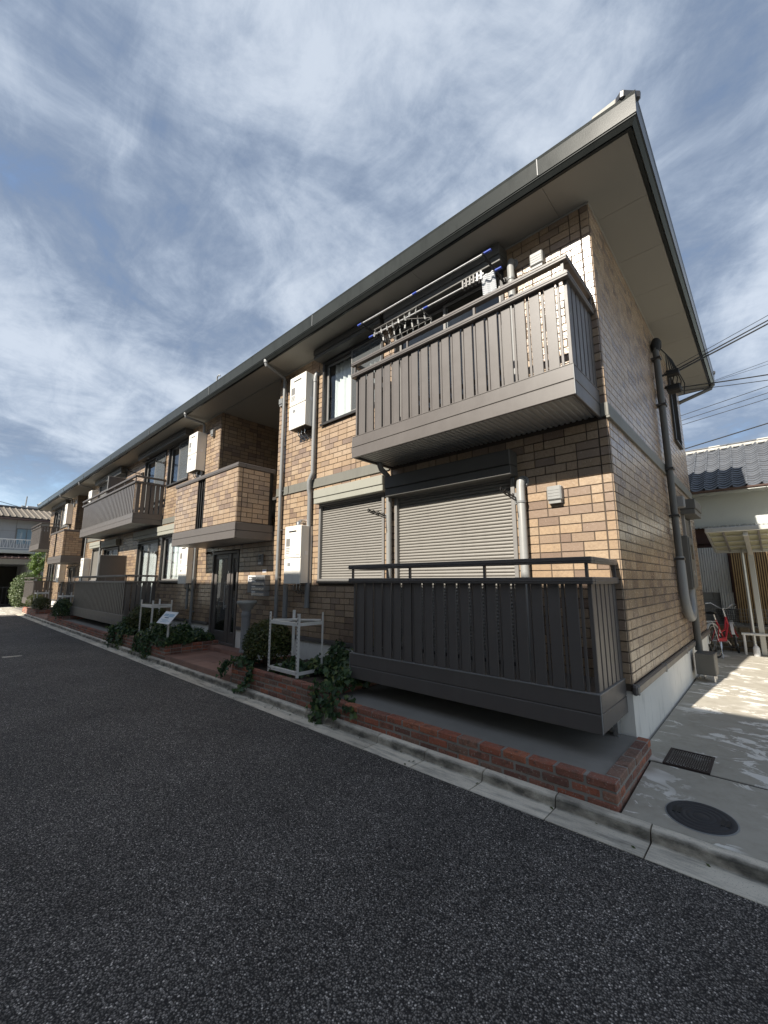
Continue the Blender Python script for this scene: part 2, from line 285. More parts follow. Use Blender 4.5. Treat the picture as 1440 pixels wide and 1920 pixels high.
# ---------------------------------------------------------------- geometry helpers
V = Vector
class MB:
    def __init__(s): s.v = []; s.f = []
    def add(s, vs, fs):
        o = len(s.v); s.v += [tuple(p) for p in vs]; s.f += [tuple(i + o for i in f) for f in fs]; return s
    def quad(s, *p): return s.add(p, [tuple(range(len(p)))])
    def obox(s, c, ax, h, ch=0.0):
        c = V(c); ax = [V(a).normalized() for a in ax]
        if ax[0].cross(ax[1]).dot(ax[2]) < 0: ax[2] = -ax[2]
        P = lambda a, b, d: c + ax[0] * a + ax[1] * b + ax[2] * d
        if ch <= 0:
            vs = [P(i * h[0], j * h[1], k * h[2]) for i in (-1, 1) for j in (-1, 1) for k in (-1, 1)]
            return s.add(vs, [(0, 1, 3, 2), (4, 6, 7, 5), (0, 4, 5, 1), (2, 3, 7, 6), (0, 2, 6, 4), (1, 5, 7, 3)])
        ch = min(ch, min(h) * 0.9)
        vs, ix = [], {}
        for i in (-1, 1):
            for j in (-1, 1):
                for k in (-1, 1):
                    for a in range(3):
                        q = [i * (h[0] - ch), j * (h[1] - ch), k * (h[2] - ch)]; q[a] = (i, j, k)[a] * h[a]
                        ix[i, j, k, a] = len(vs); vs.append(P(*q))
        fs = []
        for a in range(3):
            b, d = (a + 1) % 3, (a + 2) % 3
            for sg in (-1, 1):
                f = []
                for u, w in ((-1, -1), (1, -1), (1, 1), (-1, 1)):
                    t3 = [0, 0, 0]; t3[a] = sg; t3[b] = u; t3[d] = w; f.append(ix[(*t3, a)])
                fs.append(f if sg > 0 else f[::-1])
        for a in range(3):
            b, d = (a + 1) % 3, (a + 2) % 3
            for sb in (-1, 1):
                for sd_ in (-1, 1):
                    t1 = [0, 0, 0]; t1[b] = sb; t1[d] = sd_
                    t1[a] = -1; A = tuple(t1); t1[a] = 1; B = tuple(t1)
                    f = [ix[(*A, b)], ix[(*B, b)], ix[(*B, d)], ix[(*A, d)]]
                    fs.append(f if sb * sd_ < 0 else f[::-1])
        for i in (-1, 1):
            for j in (-1, 1):
                for k in (-1, 1):
                    f = [ix[i, j, k, 0], ix[i, j, k, 1], ix[i, j, k, 2]]
                    fs.append(f if i * j * k > 0 else f[::-1])
        return s.add(vs, fs)
    def box(s, x0, x1, y0, y1, z0, z1, ch=0.0):
        return s.obox(((x0 + x1) / 2, (y0 + y1) / 2, (z0 + z1) / 2), ((1, 0, 0), (0, 1, 0), (0, 0, 1)), (abs(x1 - x0) / 2, abs(y1 - y0) / 2, abs(z1 - z0) / 2), ch)
    def bar(s, p, q, w, h, up=(0, 0, 1), ch=0.0):
        p, q = V(p), V(q); d = (q - p); L = d.length; d.normalize()
        sx = d.cross(V(up)); 
        if sx.length < 1e-4: sx = d.cross(V((1, 0, 0)))
        sx.normalize(); u = sx.cross(d)
        return s.obox((p + q) / 2, (d, sx, u), (L / 2, w / 2, h / 2), ch)
    def tube(s, pts, r, n=8, cap=True):
        pts = [V(p) for p in pts]; k = len(pts)
        rr = r if isinstance(r, (list, tuple)) else [r] * k
        t0 = (pts[1] - pts[0]).normalized(); a = t0.orthogonal().normalized(); vs = []
        for i in range(k):
            if i == 0: t1 = t0
            elif i == k - 1: t1 = (pts[i] - pts[i - 1]).normalized()
            else: t1 = ((pts[i] - pts[i - 1]).normalized() + (pts[i + 1] - pts[i]).normalized()); t1 = t1.normalized() if t1.length > 1e-6 else t0
            a = a - t1 * a.dot(t1); a.normalize(); b = t1.cross(a)
            for j in range(n):
                an = 2 * math.pi * j / n; vs.append(pts[i] + (a * math.cos(an) + b * math.sin(an)) * rr[i])
        fs = [(i * n + j, i * n + (j + 1) % n, (i + 1) * n + (j + 1) % n, (i + 1) * n + j) for i in range(k - 1) for j in range(n)]
        if cap: fs += [tuple(range(n))[::-1], tuple((k - 1) * n + j for j in range(n))]
        return s.add(vs, fs)
    def ring(s, c, axis, Rr, r, n=20, m=6):
        c = V(c); ax = V(axis).normalized(); a = ax.orthogonal().normalized(); b = ax.cross(a); vs = []; fs = []
        for i in range(n):
            an = 2 * math.pi * i / n; d = a * math.cos(an) + b * math.sin(an)
            for j in range(m):
                bn = 2 * math.pi * j / m; vs.append(c + d * (Rr + r * math.cos(bn)) + ax * r * math.sin(bn))
        for i in range(n):
            for j in range(m):
                fs.append((i * m + j, ((i + 1) % n) * m + j, ((i + 1) % n) * m + (j + 1) % m, i * m + (j + 1) % m))
        return s.add(vs, fs)
    def lathe(s, prof, c, n=16):
        c = V(c); vs = []; k = len(prof)
        for r_, z in prof:
            for j in range(n):
                an = 2 * math.pi * j / n; vs.append(c + V((r_ * math.cos(an), r_ * math.sin(an), z)))
        fs = [(i * n + j, i * n + (j + 1) % n, (i + 1) * n + (j + 1) % n, (i + 1) * n + j) for i in range(k - 1) for j in range(n)]
        fs += [tuple(range(n))[::-1], tuple((k - 1) * n + j for j in range(n))]
        return s.add(vs, fs)
    def prism(s, prof, a0, a1, axis='x'):
        """profile of (u, z) swept along x (u = y) or along y (u = x)"""
        n = len(prof)
        P = (lambda t, u, z: (t, u, z)) if axis == 'x' else (lambda t, u, z: (u, t, z))
        vs = [P(a0, u, z) for u, z in prof] + [P(a1, u, z) for u, z in prof]
        fs = [(i, (i + 1) % n, n + (i + 1) % n, n + i) for i in range(n)] + [tuple(range(n))[::-1], tuple(range(n, 2 * n))]
        return s.add(vs, fs)
    def sheet(s, prof, a0, a1, axis='x'):
        n = len(prof)
        P = (lambda t, u, z: (t, u, z)) if axis == 'x' else (lambda t, u, z: (u, t, z))
        vs = [P(a0, u, z) for u, z in prof] + [P(a1, u, z) for u, z in prof]
        return s.add(vs, [(i, i + 1, n + i + 1, n + i) for i in range(n - 1)])
    def mesh(s, name, mat, org=(0, 0, 0), smooth=False, fix=True):
        me = bpy.data.meshes.new(name); o = V(org)
        me.from_pydata([tuple(V(p) - o) for p in s.v], [], s.f); me.update()
        if fix and len(s.f) < 60000:
            import bmesh
            bm = bmesh.new(); bm.from_mesh(me); bmesh.ops.recalc_face_normals(bm, faces=bm.faces); bm.to_mesh(me); bm.free()
        me.materials.append(M[mat])
        if smooth:
            me.polygons.foreach_set('use_smooth', [True] * len(me.polygons)); me.set_sharp_from_angle(angle=R(38))
        return me
    def build(s, name, mat, parent=None, org=None, smooth=False, fix=True):
        org = WL[parent.name] if parent else V(org or (0, 0, 0))
        ob = bpy.data.objects.new(name, s.mesh(name, mat, org, smooth, fix)); COL.objects.link(ob)
        if parent: ob.parent = parent
        else: ob.location = org
        WL[ob.name] = V(org); return ob
WL = {}
def thing(name, label, cat, loc, group=None, kind=None):
    o = bpy.data.objects.new(name, None); COL.objects.link(o); o.location = loc; o.empty_display_size = 0.2
    WL[o.name] = V(loc); return tag(o, label, cat, group, kind)
def tag(o, label=None, cat=None, group=None, kind=None):
    if label: o['label'] = label
    if cat: o['category'] = cat
    if group: o['group'] = group
    if kind: o['kind'] = kind
    return o
def inst(name, me, parent, loc, rot=(0, 0, 0)):
    o = bpy.data.objects.new(name, me); COL.objects.link(o); o.parent = parent
    o.location = V(loc) - WL[parent.name]; o.rotation_euler = rot; WL[o.name] = V(loc); return o
def struct(o, label=None): o['kind'] = 'structure'; o['label'] = label or o.name; return o
def copy_thing(root, delta, label, group=None):
    """the thing, its parts and their sub-parts again, moved by delta"""
    c = root.copy(); COL.objects.link(c); c.location = root.location + V(delta); WL[c.name] = V(c.location); c['label'] = label
    if group: c['group'] = group
    for ch in list(root.children):
        p = ch.copy(); COL.objects.link(p); p.parent = c
        for g in list(ch.children):
            q = g.copy(); COL.objects.link(q); q.parent = p
    return c
# ================================================================ the setting
U = 15.09                                                    # one pair of flats along the front
LEN = 30.35; DEP = 6.14
m = MB(); m.quad((-400, -400, -0.03), (400, -400, -0.03), (400, 400, -0.03), (-400, 400, -0.03))
struct(m.build('ground', 'ground_mat'), 'grey ground of the neighbourhood')
m = MB(); m.quad((-26.6, -7.6, 0), (14, -7.6, 0), (14, -1.425, 0), (-26.6, -1.425, 0))
struct(m.build('road', 'asphalt'), 'dark asphalt lane in front of the apartment block')
m = MB(); m.quad((-26.6, -7.6, 0.0), (-26.6, -0.5, 0.0), (-35.2, -0.5, 0.0), (-35.2, -7.6, 0.0))
m.v = [(x, y, 0.004) for x, y, z in m.v]
struct(m.build('yard', 'slab_concrete'), 'pale concrete yard at the end of the lane')
# L-shaped gutter blocks, 0.6 m each
kerb = thing('kerb', 'concrete gutter kerb of separate blocks along the road', None, (-10, -1.3, 0), kind='structure')
prof = [(-1.425, -0.02), (-1.425, 0.004), (-1.226, 0.001), (-1.217, 0.006), (-1.209, 0.056), (-1.198, 0.068), (-1.178, 0.074), (-1.139, 0.078), (-1.139, -0.02)]
km = MB(); km.prism(prof, -0.2955, 0.2955)
kme = km.mesh('kerb_block', 'kerb_concrete', (0, -1.3, 0))
for i in range(-22, 50):
    x = 0.308 - 0.6 * i - 0.3
    if -26.9 < x < 13: inst('kerb_block', kme, kerb, (x, -1.3, rnd.uniform(-0.002, 0.002)), (0, 0, rnd.uniform(-0.003, 0.003)))
m = MB(); m.box(-26.9, 13, -1.42, -1.142, -0.02, -0.004); m.build('kerb_joint', 'soil', kerb)
# concrete drive beside the block: cast bays with open joints
drv = thing('driveway', 'worn concrete drive beside the end wall with peeled white patches', None, (2, 2, 0.1), kind='structure')
for x0, x1, y0, y1 in ((0.125, 3.2, -1.137, -0.155), (0.022, 3.2, -0.122, 2.93), (0.022, 3.2, 2.94, 5.32), (0.022, 3.2, 5.33, 7.6),
                       (3.215, 9, -1.137, -0.155), (3.215, 9, -0.122, 2.93), (3.215, 9, 2.94, 7.6)):
    m = MB(); m.box(x0, x1, y0, y1, -0.02, 0.12, 0.004)
    if y0 < -1: m.v = [(a, b, c if c < 0.1 else c - 0.040 * min(1, (-0.155 - b) / 0.97)) for a, b, c in m.v]
    m.build('slab', 'slab_concrete', drv)
m = MB(); m.box(0.122, 9, -1.13, 7.6, -0.02, 0.068); m.build('slab_joint', 'black', drv)
for ya, yb in ((-0.1555, -0.1215), (2.929, 2.941), (5.319, 5.331)):
    m = MB(); m.box(0.03, 9, ya, yb, 0.0, 0.1125); m.build('joint_filler', 'black', drv)
m = MB(); m.box(-LEN - 0.2, 0.018, 6.2, 9, -0.02, 0.06); struct(m.build('back_yard', 'ground_mat'), 'ground behind the apartment block')

# round manhole and square grate
t = thing('manhole_cover', 'round black iron manhole cover set in the concrete drive', 'manhole cover', (0.535, -0.86, 0.09))
def fall(m): m.v = [(a, b, c + (b + 0.86) * 0.0412) for a, b, c in m.v]; return m
m = MB(); m.lathe([(0.0, 0.0), (0.200, 0.0), (0.200, 0.004), (0.194, 0.005), (0.0, 0.005)], (0.535, -0.86, 0.089), 48); fall(m).build('rim', 'pipe_grey', t, smooth=True)
m = MB(); m.lathe([(0.0, 0.0), (0.191, 0.0), (0.191, 0.006), (0.186, 0.008)] + [p for r_ in (0.16, 0.125, 0.09, 0.055) for p in ((r_, 0.008), (r_ - 0.004, 0.0065), (r_ - 0.010, 0.0065), (r_ - 0.014, 0.008))] + [(0.0, 0.008)], (0.535, -0.86, 0.089), 48); lid = fall(m).build('lid', 'iron', t, smooth=True)
for px in (0.405, 0.665):
    for q in (-0.014, 0.014):
        m = MB(); m.box(px + q - 0.010, px + q + 0.010, -0.90, -0.82, 0.0965, 0.0990); fall(m).build('slot', 'black', lid)
t = thing('drain_grate', 'rusty square iron drain grate in the drive near the brick corner', 'drain grate', (0.36, 0.085, 0.12))
for a in ((0.205, 0.525, -0.128, -0.108), (0.205, 0.525, 0.272, 0.292), (0.205, 0.225, -0.108, 0.272), (0.505, 0.525, -0.108, 0.272)):
    m = MB(); m.box(*a, 0.112, 0.127); m.build('frame', 'rust_iron', t)
m = MB(); m.box(0.225, 0.505, -0.108, 0.272, 0.11, 0.1185); m.build('pan', 'rust_iron', t)
bm_ = MB(); bm_.box(-0.011, 0.011, -0.005, 0.005, 0, 0.007, 0.002); bme = bm_.mesh('stud', 'rust_iron')
k = MB()
for iy in range(24):
    for ix in range(9):
        k.box(0.238 + ix * 0.0308 + (0.0154 if iy % 2 else 0) - 0.011, 0.238 + ix * 0.0308 + (0.0154 if iy % 2 else 0) + 0.009, -0.101 + iy * 0.0158 - 0.004, -0.101 + iy * 0.0158 + 0.004, 0.1185, 0.1245)
tag(k.build('stud', 'rust_iron', t, fix=False), kind='stuff')

# ---------------------------------------------------------------- brick edging and planters
PIND = [0]
def brick_mesh(L, D, H):
    key = ('rb', round(L, 3), round(D, 3), round(H, 3))
    if key not in _bm:
        q = MB(); q.box(-L / 2, L / 2, -D / 2, D / 2, -H / 2, H / 2, 0.009); _bm[key] = q.mesh('brick', 'red_brick')
    return _bm[key]
_bm = {}
def brick_wall(par, core, x0, x1, y, z0, courses, depth=0.10, ends=(0, 0), indiv=True, single_top=True):
    """low wall of real bricks, outer face at y, running along x"""
    L, H, J = 0.205, 0.060, 0.011
    st = MB()
    for c in range(courses):
        zc = z0 + c * (H + J) + H / 2
        x = x1 - (0 if c % 2 == 0 else 0.108)
        if c % 2: 
            segs = [(x1 - 0.097, x1)]
        else: segs = []
        xx = x
        while xx > x0 + 0.02:
            a = max(xx - L, x0); segs.append((a, xx)); xx = a - J
        for a, b in segs:
            if b - a < 0.03: continue
            jy, jz, jr = rnd.uniform(-0.004, 0.004), rnd.uniform(-0.003, 0.003), rnd.uniform(-0.012, 0.012)
            if indiv:
                inst('brick', brick_mesh(round(b - a, 2), depth, H), par, ((a + b) / 2, y + depth / 2 + jy, zc + jz), (0, rnd.uniform(-0.008, 0.008), jr))
            else: st.obox(((a + b) / 2, y + depth / 2 + jy, zc + jz), ((1, jr, 0), (-jr, 1, 0), (0, 0, 1)), ((b - a) / 2, depth / 2, H / 2), 0.006)
    if not indiv: tag(st.build('bricks', 'red_brick', par, fix=False), kind='stuff')
    core.box(x0, x1 - 0.006, y + 0.006, y + depth - 0.005, z0 - 0.05, z0 + courses * (H + J) - 0.016)
FRONT = -1.136
# edging under the near balcony, with its return along the drive
e = thing('brick_edging', 'low red brick edging under the nearest balcony, ending at the concrete drive', 'brick edging', (-1.4, -1.1, 0.05))
core = MB(); brick_wall(e, core, -3.05, 0.112, FRONT, 0.055, 3)
for c in range(3):
    zc = 0.055 + c * 0.071 + 0.03; y = FRONT + 0.111 + (0.10 if c % 2 else 0)
    if c % 2: inst('brick', brick_mesh(0.10, 0.10, 0.060), e, (0.062, FRONT + 0.161, zc))
    y += 0.011 if c % 2 else 0
    while y < -0.06:
        b = y + 0.215 if y + 0.215 < -0.12 else -0.02
        inst('brick', brick_mesh(0.10, round(b - y, 2), 0.060), e, (0.062 + rnd.uniform(-0.003, 0.003), (y + b) / 2, zc + rnd.uniform(-0.003, 0.003)), (0, rnd.uniform(-0.01, 0.01), rnd.uniform(-0.02, 0.02))); y = b + 0.011
core.box(0.016, 0.106, FRONT + 0.10, -0.02, 0.0, 0.254)
core.box(-3.05, 0.106, FRONT + 0.008, FRONT + 0.095, 0.0, 0.06)
core.build('mortar', 'mortar', e)
m = MB(); m.box(-3.05, 0.0118, FRONT + 0.098, -0.012, 0.0, 0.243); struct(m.build('apron_slab', 'apron_concrete'), 'smooth concrete apron under the nearest balcony')
def planter(label, x0, x1, indiv, courses=5, ret=(True, True)):
    p = thing('brick_planter', label, 'brick planter', ((x0 + x1) / 2, -0.7, 0.05), 'brick planters along the front')
    co = MB(); brick_wall(p, co, x0, x1, FRONT, 0.004, courses, indiv=indiv)
    st = MB()
    for side, x in ((0, x0 + 0.05), (1, x1 - 0.05)):
        if not ret[side]: continue
        for c in range(courses):
            y = FRONT + 0.11
            while y < -0.12:
                b = min(y + 0.205, -0.03); zc = 0.004 + c * 0.071 + 0.03
                if indiv and side == 0: inst('brick', brick_mesh(0.10, round(b - y, 2), 0.06), p, (x, (y + b) / 2, zc), (0, 0, rnd.uniform(-0.01, 0.01)))
                else: st.box(x - 0.05, x + 0.05, y, b, zc - 0.03, zc + 0.03, 0.006)
                y = b + 0.011
        co.box(x - 0.043, x + 0.043, FRONT + 0.1, -0.02, 0, 0.004 + courses * 0.071 - 0.014)
    if st.v: tag(st.build('bricks', 'red_brick', p, fix=False), kind='stuff')
    co.build('mortar', 'mortar', p)
    s_ = MB(); n = 14
    zt = 0.004 + courses * 0.071 - 0.045
    for i in range(n):
        for j in range(4):
            pass
    gx = np.linspace(x0 + 0.08, x1 - 0.08, 24); gy = np.linspace(FRONT + 0.09, -0.01, 7)
    vs = [(a, b, zt + rnd.uniform(-0.02, 0.02)) for a in gx for b in gy]
    s_.add(vs, [(i * 7 + j, (i + 1) * 7 + j, (i + 1) * 7 + j + 1, i * 7 + j + 1) for i in range(23) for j in range(6)])
    s_.build('soil', 'soil', p, smooth=True)
    return p
planter('brick planter with steel stand and ivy between the entrance step and the nearest balcony', -5.32, -3.08, True, ret=(True, True))
planter('brick planter full of ivy beside the near entrance step, under the tilted notice', -12.0, -8.05, True, ret=(False, True))
def edging_far(x0, x1):
    x0 -= 0.0
    p = thing('brick_edging', 'low red brick edging under the double-width balcony', 'brick edging', ((x0 + x1) / 2, -1.1, 0.05))
    co = MB(); brick_wall(p, co, x0, x1, FRONT, 0.055, 3, indiv=False); co.build('mortar', 'mortar', p)
    q = MB(); q.box(x0 - 0.1, x1, FRONT + 0.1, -0.02, 0.0, 0.23); struct(q.build('apron_slab', 'apron_concrete'), 'concrete apron under the double-width balcony')
edging_far(-18.2, -12.02)
planter('brick planter with a white stand beyond the double-width balcony', -5.32 - U, -18.22, False, ret=(True, True))
planter('brick planter with a white stand at the far end of the front', -27.0, -8.05 - U, False, ret=(False, True))
m = MB(); m.box(-30.4, -27.02, FRONT, -0.02, 0.0, 0.14); struct(m.build('apron_slab', 'apron_concrete'), 'concrete apron under the farthest balcony')

# ---------------------------------------------------------------- tiled entrance steps
def entrance_step(dx, label, indiv):
    p = thing('entrance_step', label, 'entrance step', (-6.7 + dx, -0.6, 0.1), 'tiled entrance steps')
    x0, x1, T, J = -8.03 + dx, -5.34 + dx, 0.298, 0.006
    co = MB(); co.box(x0 + 0.004, x1, FRONT + 0.004, -0.02, 0.0, 0.163); co.box(-8.66 + dx, -6.6 + dx, -0.26, 0.05, 0.15, 0.250); co.build('bed', 'mortar', p)
    tile = MB(); tile.box(-T / 2 + J / 2, T / 2 - J / 2, -T / 2 + J / 2, T / 2 - J / 2, -0.005, 0.005, 0.002); tm = tile.mesh('tile', 'terracotta')
    nx, ny = 9, 3
    for i in range(nx):
        for j in range(ny): inst('tile', tm, p, (x0 + T / 2 + i * T, FRONT + T / 2 + j * T, 0.1675 + rnd.uniform(-0.001, 0.001)))
    fr = MB(); fr.box(-T / 2 + J / 2, T / 2 - J / 2, -0.004, 0.004, -0.046, 0.046, 0.002); fm = fr.mesh('riser_tile', 'terracotta')
    for i in range(nx): inst('riser_tile', fm, p, (x0 + T / 2 + i * T, FRONT, 0.116))
    f2 = MB(); f2.box(-T / 2 + J / 2, T / 2 - J / 2, -0.004, 0.004, -0.034, 0.034, 0.002); fm2 = f2.mesh('riser_tile', 'terracotta')
    for i in range(7):
        inst('riser_tile', fm2, p, (-8.66 + dx + T / 2 + i * T, -0.262, 0.212)); inst('tile', tm, p, (-8.66 + dx + T / 2 + i * T, -0.117, 0.2535))
entrance_step(0, 'terracotta tiled step in front of the near entrance door', True)
entrance_step(-U, 'terracotta tiled step in front of the far entrance door', False)

m = MB(); m.quad((-11.5, -3.25, 0.004), (-11.28, -3.25, 0.004), (-11.30, -2.92, 0.004), (-11.42, -2.92, 0.004)); o = m.build('road_patch', 'kerb_concrete'); struct(o, 'small pale worn patch on the asphalt lane')
# ================================================================ the apartment block
B = thing('apartment_building', 'long two-storey apartment block clad in tan brick tiles with grey balconies', 'apartment building', (-15, 3, 0.1))
ZT, ZB0, ZB1, ZS = 0.690, 3.285, 3.450, 5.842
mapu = [lambda x: x, lambda x: -U - x, lambda x: x - U, lambda x: -2 * U - x]
def span(u, a, b): p, q = mapu[u](a), mapu[u](b); return (min(p, q), max(p, q))
BIG = (-2.86, -1.04); SML = (-4.62, -3.12)
LITX = [(-8.69, -6.05), (-8.69 - U, -6.05 - U)]             # open landings over the entrances
opn = []                                                     # openings in the front wall x0,x1,z0,z1
for u in range(4):
    opn += [(*span(u, *BIG), 0.74, 2.86), (*span(u, *SML), 1.62, 2.96), (*span(u, *BIG), 3.60, 5.60), (*span(u, *SML), 4.43, 5.66)]
for x0, x1 in LITX: opn += [(x0, x1, 2.60, ZS), (x0 + 0.07, x1 - 1.35, 0.28, 2.30)]
def wall_sheet(mb, rects, a0, a1, z0, z1, P):
    xs = sorted({a0, a1, *[r[0] for r in rects], *[r[1] for r in rects]}); zs = sorted({z0, z1, *[min(max(r[2], z0), z1) for r in rects], *[min(max(r[3], z0), z1) for r in rects]})
    for i in range(len(xs) - 1):
        for j in range(len(zs) - 1):
            cx_, cz_ = (xs[i] + xs[i + 1]) / 2, (zs[j] + zs[j + 1]) / 2
            if any(r[0] < cx_ < r[1] and r[2] < cz_ < r[3] for r in rects): continue
            mb.quad(P(xs[i], zs[j]), P(xs[i + 1], zs[j]), P(xs[i + 1], zs[j + 1]), P(xs[i], zs[j + 1]))
wm = MB(); wall_sheet(wm, opn, -LEN, 0, ZT - 0.06, ZS + 0.05, lambda a, z: (a, 0.0, z))
SW = [(4.72, 5.40, 4.28, 5.62), (4.40, 5.15, 1.55, 2.78)]
wall_sheet(wm, SW, 0.0, DEP, ZT - 0.06, ZS + 0.05, lambda a, z: (0.0, a, z))
wm.quad((-LEN, 0, 0.6), (-LEN, DEP, 0.6), (-LEN, DEP, ZS + .05), (-LEN, 0, ZS + .05)); wm.quad((-LEN, DEP, 0.6), (0, DEP, 0.6), (0, DEP, ZS + .05), (-LEN, DEP, ZS + .05))
wall = wm.build('wall', 'grout', B, fix=False)
# inner linings and the landings
li = MB()
for u in range(4):
    for r in (span(u, *BIG), span(u, *SML)):
        pass
li.box(-LEN + .1, -0.1, 2.2, 2.25, 0.3, ZS); li.box(-LEN + .1, -0.1, 0.15, 2.2, 3.30, 3.36)
for x in (0, -5.9, -8.8, -U, -5.9 - U, -8.8 - U, -LEN + 0.2): li.box(x - 0.15, x - 0.1, 0.15, 2.2, 0.3, ZS - .1)
li.build('inner_wall', 'interior', B)
for x0, x1 in LITX:
    lm = MB(); lm.quad((x0, 0, 2.72), (x1, 0, 2.72), (x1, 2.1, 2.72), (x0, 2.1, 2.72)); lm.build('landing_floor', 'foundation', B, fix=False)
LW = []
for x0, x1 in LITX:
    land = MB(); land.quad((x0, 0, 2.7), (x0, 2.1, 2.7), (x0, 2.1, ZS), (x0, 0, ZS)); land.quad((x1, 0, 2.7), (x1, 2.1, 2.7), (x1, 2.1, ZS), (x1, 0, ZS)); land.quad((x0, 2.1, 2.7), (x1, 2.1, 2.7), (x1, 2.1, ZS), (x0, 2.1, ZS)); LW.append(land.build('landing_wall', 'grout', B, fix=False))

# ---- brick cladding: every brick is geometry
bricks = []                                                  # (face, a0, a1, z0, z1)
JT = 0.0075
def sub(iv, blocks):
    out = [iv]
    for b0, b1 in blocks:
        nx = []
        for a, b in out:
            if b1 <= a or b0 >= b: nx.append((a, b)); continue
            if b0 > a: nx.append((a, b0))
            if b1 < b: nx.append((b1, b))
        out = nx
    return out
def lay(face, a0, a1, z0, z1, n, blocks, seed, panel=1.82, corner=None, half=0.115, full=0.2275):
    rr = random.Random(seed); p = (z1 - z0) / n
    for i in range(n):
        zz0, zz1 = z0 + i * p + JT / 2, z0 + (i + 1) * p - JT / 2
        bl = [(b[0] - 0.004, b[1] + 0.004) for b in blocks if b[2] < zz1 - 0.012 and b[3] > zz0 + 0.012]
        pos = a0
        cells = []
        if corner: cells.append((a0, a0 + corner)); pos = a0 + corner + 0.004
        k0 = pos
        while pos < a1 - 0.02:
            end = min(k0 + panel, a1)
            first = True; seq = rr.choice([0, 1, 0, 1, 2])
            while pos < end - 0.015:
                L = full
                if first and (i + seq) % 2: L = half
                elif rr.random() < 0.10: L = half
                first = False
                q = pos + L
                if end - q < 0.05: q = end
                cells.append((pos, min(q, end))); pos = q
            k0 = end; pos = end + 0.003
        for c0, c1 in cells:
            for s0, s1 in sub((c0 + JT / 2, c1 - JT / 2), bl):
                if s1 - s0 > 0.02: bricks.append((face, s0, s1, zz0, zz1))
fb = [(o[0] - 0.0, o[1] + 0.0, o[2], o[3]) for o in opn]
# front is laid from the near corner, a = -x
mf = lambda bl: [(-b[1], -b[0], b[2], b[3]) for b in bl]
lay('front', 0.0, LEN, ZT, ZB0, 27, mf(fb), 3, corner=0.09)
lay('front', 0.0, LEN, ZB1, ZS, 25, mf(fb), 5, corner=0.09)
lay('side', 0.0, DEP, ZT, ZB0, 27, SW, 8, corner=0.03, panel=0.91)
lay('side', 0.0, DEP, ZB1, ZS, 25, SW, 9, corner=0.03, panel=0.91)
for k_, (x0, x1) in enumerate(LITX):
    lay('landl%d' % k_, 0.0, 2.1, 2.75, ZS, 32, [], 21 + k_, panel=0.91, corner=0.09); lay('landb%d' % k_, x0, x1, 2.75, ZS, 32, [], 31 + k_)
def brick_geo(mb, face, a0, a1, z0, z1, org=(0, 0, 0)):
    d, c = 0.008, 0.003
    if face == 'front': P = lambda a, z, o: (-a, -o, z)
    elif face == 'side': P = lambda a, z, o: (o, a, z)
    elif face.startswith('landl'): X = LITX[int(face[-1])][0]; P = lambda a, z, o: (X + o, a, z)
    elif face.startswith('landb'): P = lambda a, z, o: (a, 2.1 - o, z)
    elif face.startswith('pf'): P = lambda a, z, o: (a, PY - o, z)
    elif face.startswith('pr'): X = float(face[2:]); P = lambda a, z, o: (X + o, a, z)
    vs = [P(a0, z0, 0), P(a1, z0, 0), P(a1, z1, 0), P(a0, z1, 0), P(a0 + c, z0 + c, d), P(a1 - c, z0 + c, d), P(a1 - c, z1 - c, d), P(a0 + c, z1 - c, d)]
    fs = [(4, 5, 6, 7), (0, 1, 5, 4), (1, 2, 6, 5), (2, 3, 7, 6), (3, 0, 4, 7)]
    if face == 'front': fs = [f[::-1] for f in fs]
    mb.add(vs, fs)
def brick_score(b):
    face, a0, a1, z0, z1 = b; a, z = (a0 + a1) / 2, (z0 + z1) / 2
    if face == 'front':
        p = V((-a, 0, z)); n = V((0, -1, 0))
        if a < 3.0 and (z < 1.75 or 3.2 < z < 4.6): return 0
        if a < 3.0 and a > 1.0 and z > 4.6: return 0
    elif face == 'side': p = V((0, a, z)); n = V((1, 0, 0))
    else: return 0
    d = CAM - p
    return (a1 - a0) * (z1 - z0) * max(d.dot(n), 0) / d.length ** 3
order = sorted(range(len(bricks)), key=lambda i: -brick_score(bricks[i]))
single = set(order[:300])
cache = {}
stf = MB(); stl = [MB(), MB()]
for i, b in enumerate(bricks):
    face, a0, a1, z0, z1 = b
    if i in single:
        ac, zc_ = (a0 + a1) / 2, (z0 + z1) / 2
        key = (face, round(a1 - a0, 3), round(z1 - z0, 4))
        o = (-ac, 0, zc_) if face == 'front' else (0, ac, zc_)
        if key not in cache:
            q = MB(); brick_geo(q, *b); cache[key] = q.mesh('brick', 'brick_tile', o, fix=False)
        inst('brick', cache[key], wall, o)
    else: brick_geo(stl[int(face[-1])] if face.startswith('land') else stf, *b)
tag(stf.build('bricks', 'brick_tile', wall, fix=False), kind='stuff')
for a_, b_ in zip(stl, LW): tag(a_.build('bricks', 'brick_tile', b_, fix=False), kind='stuff')

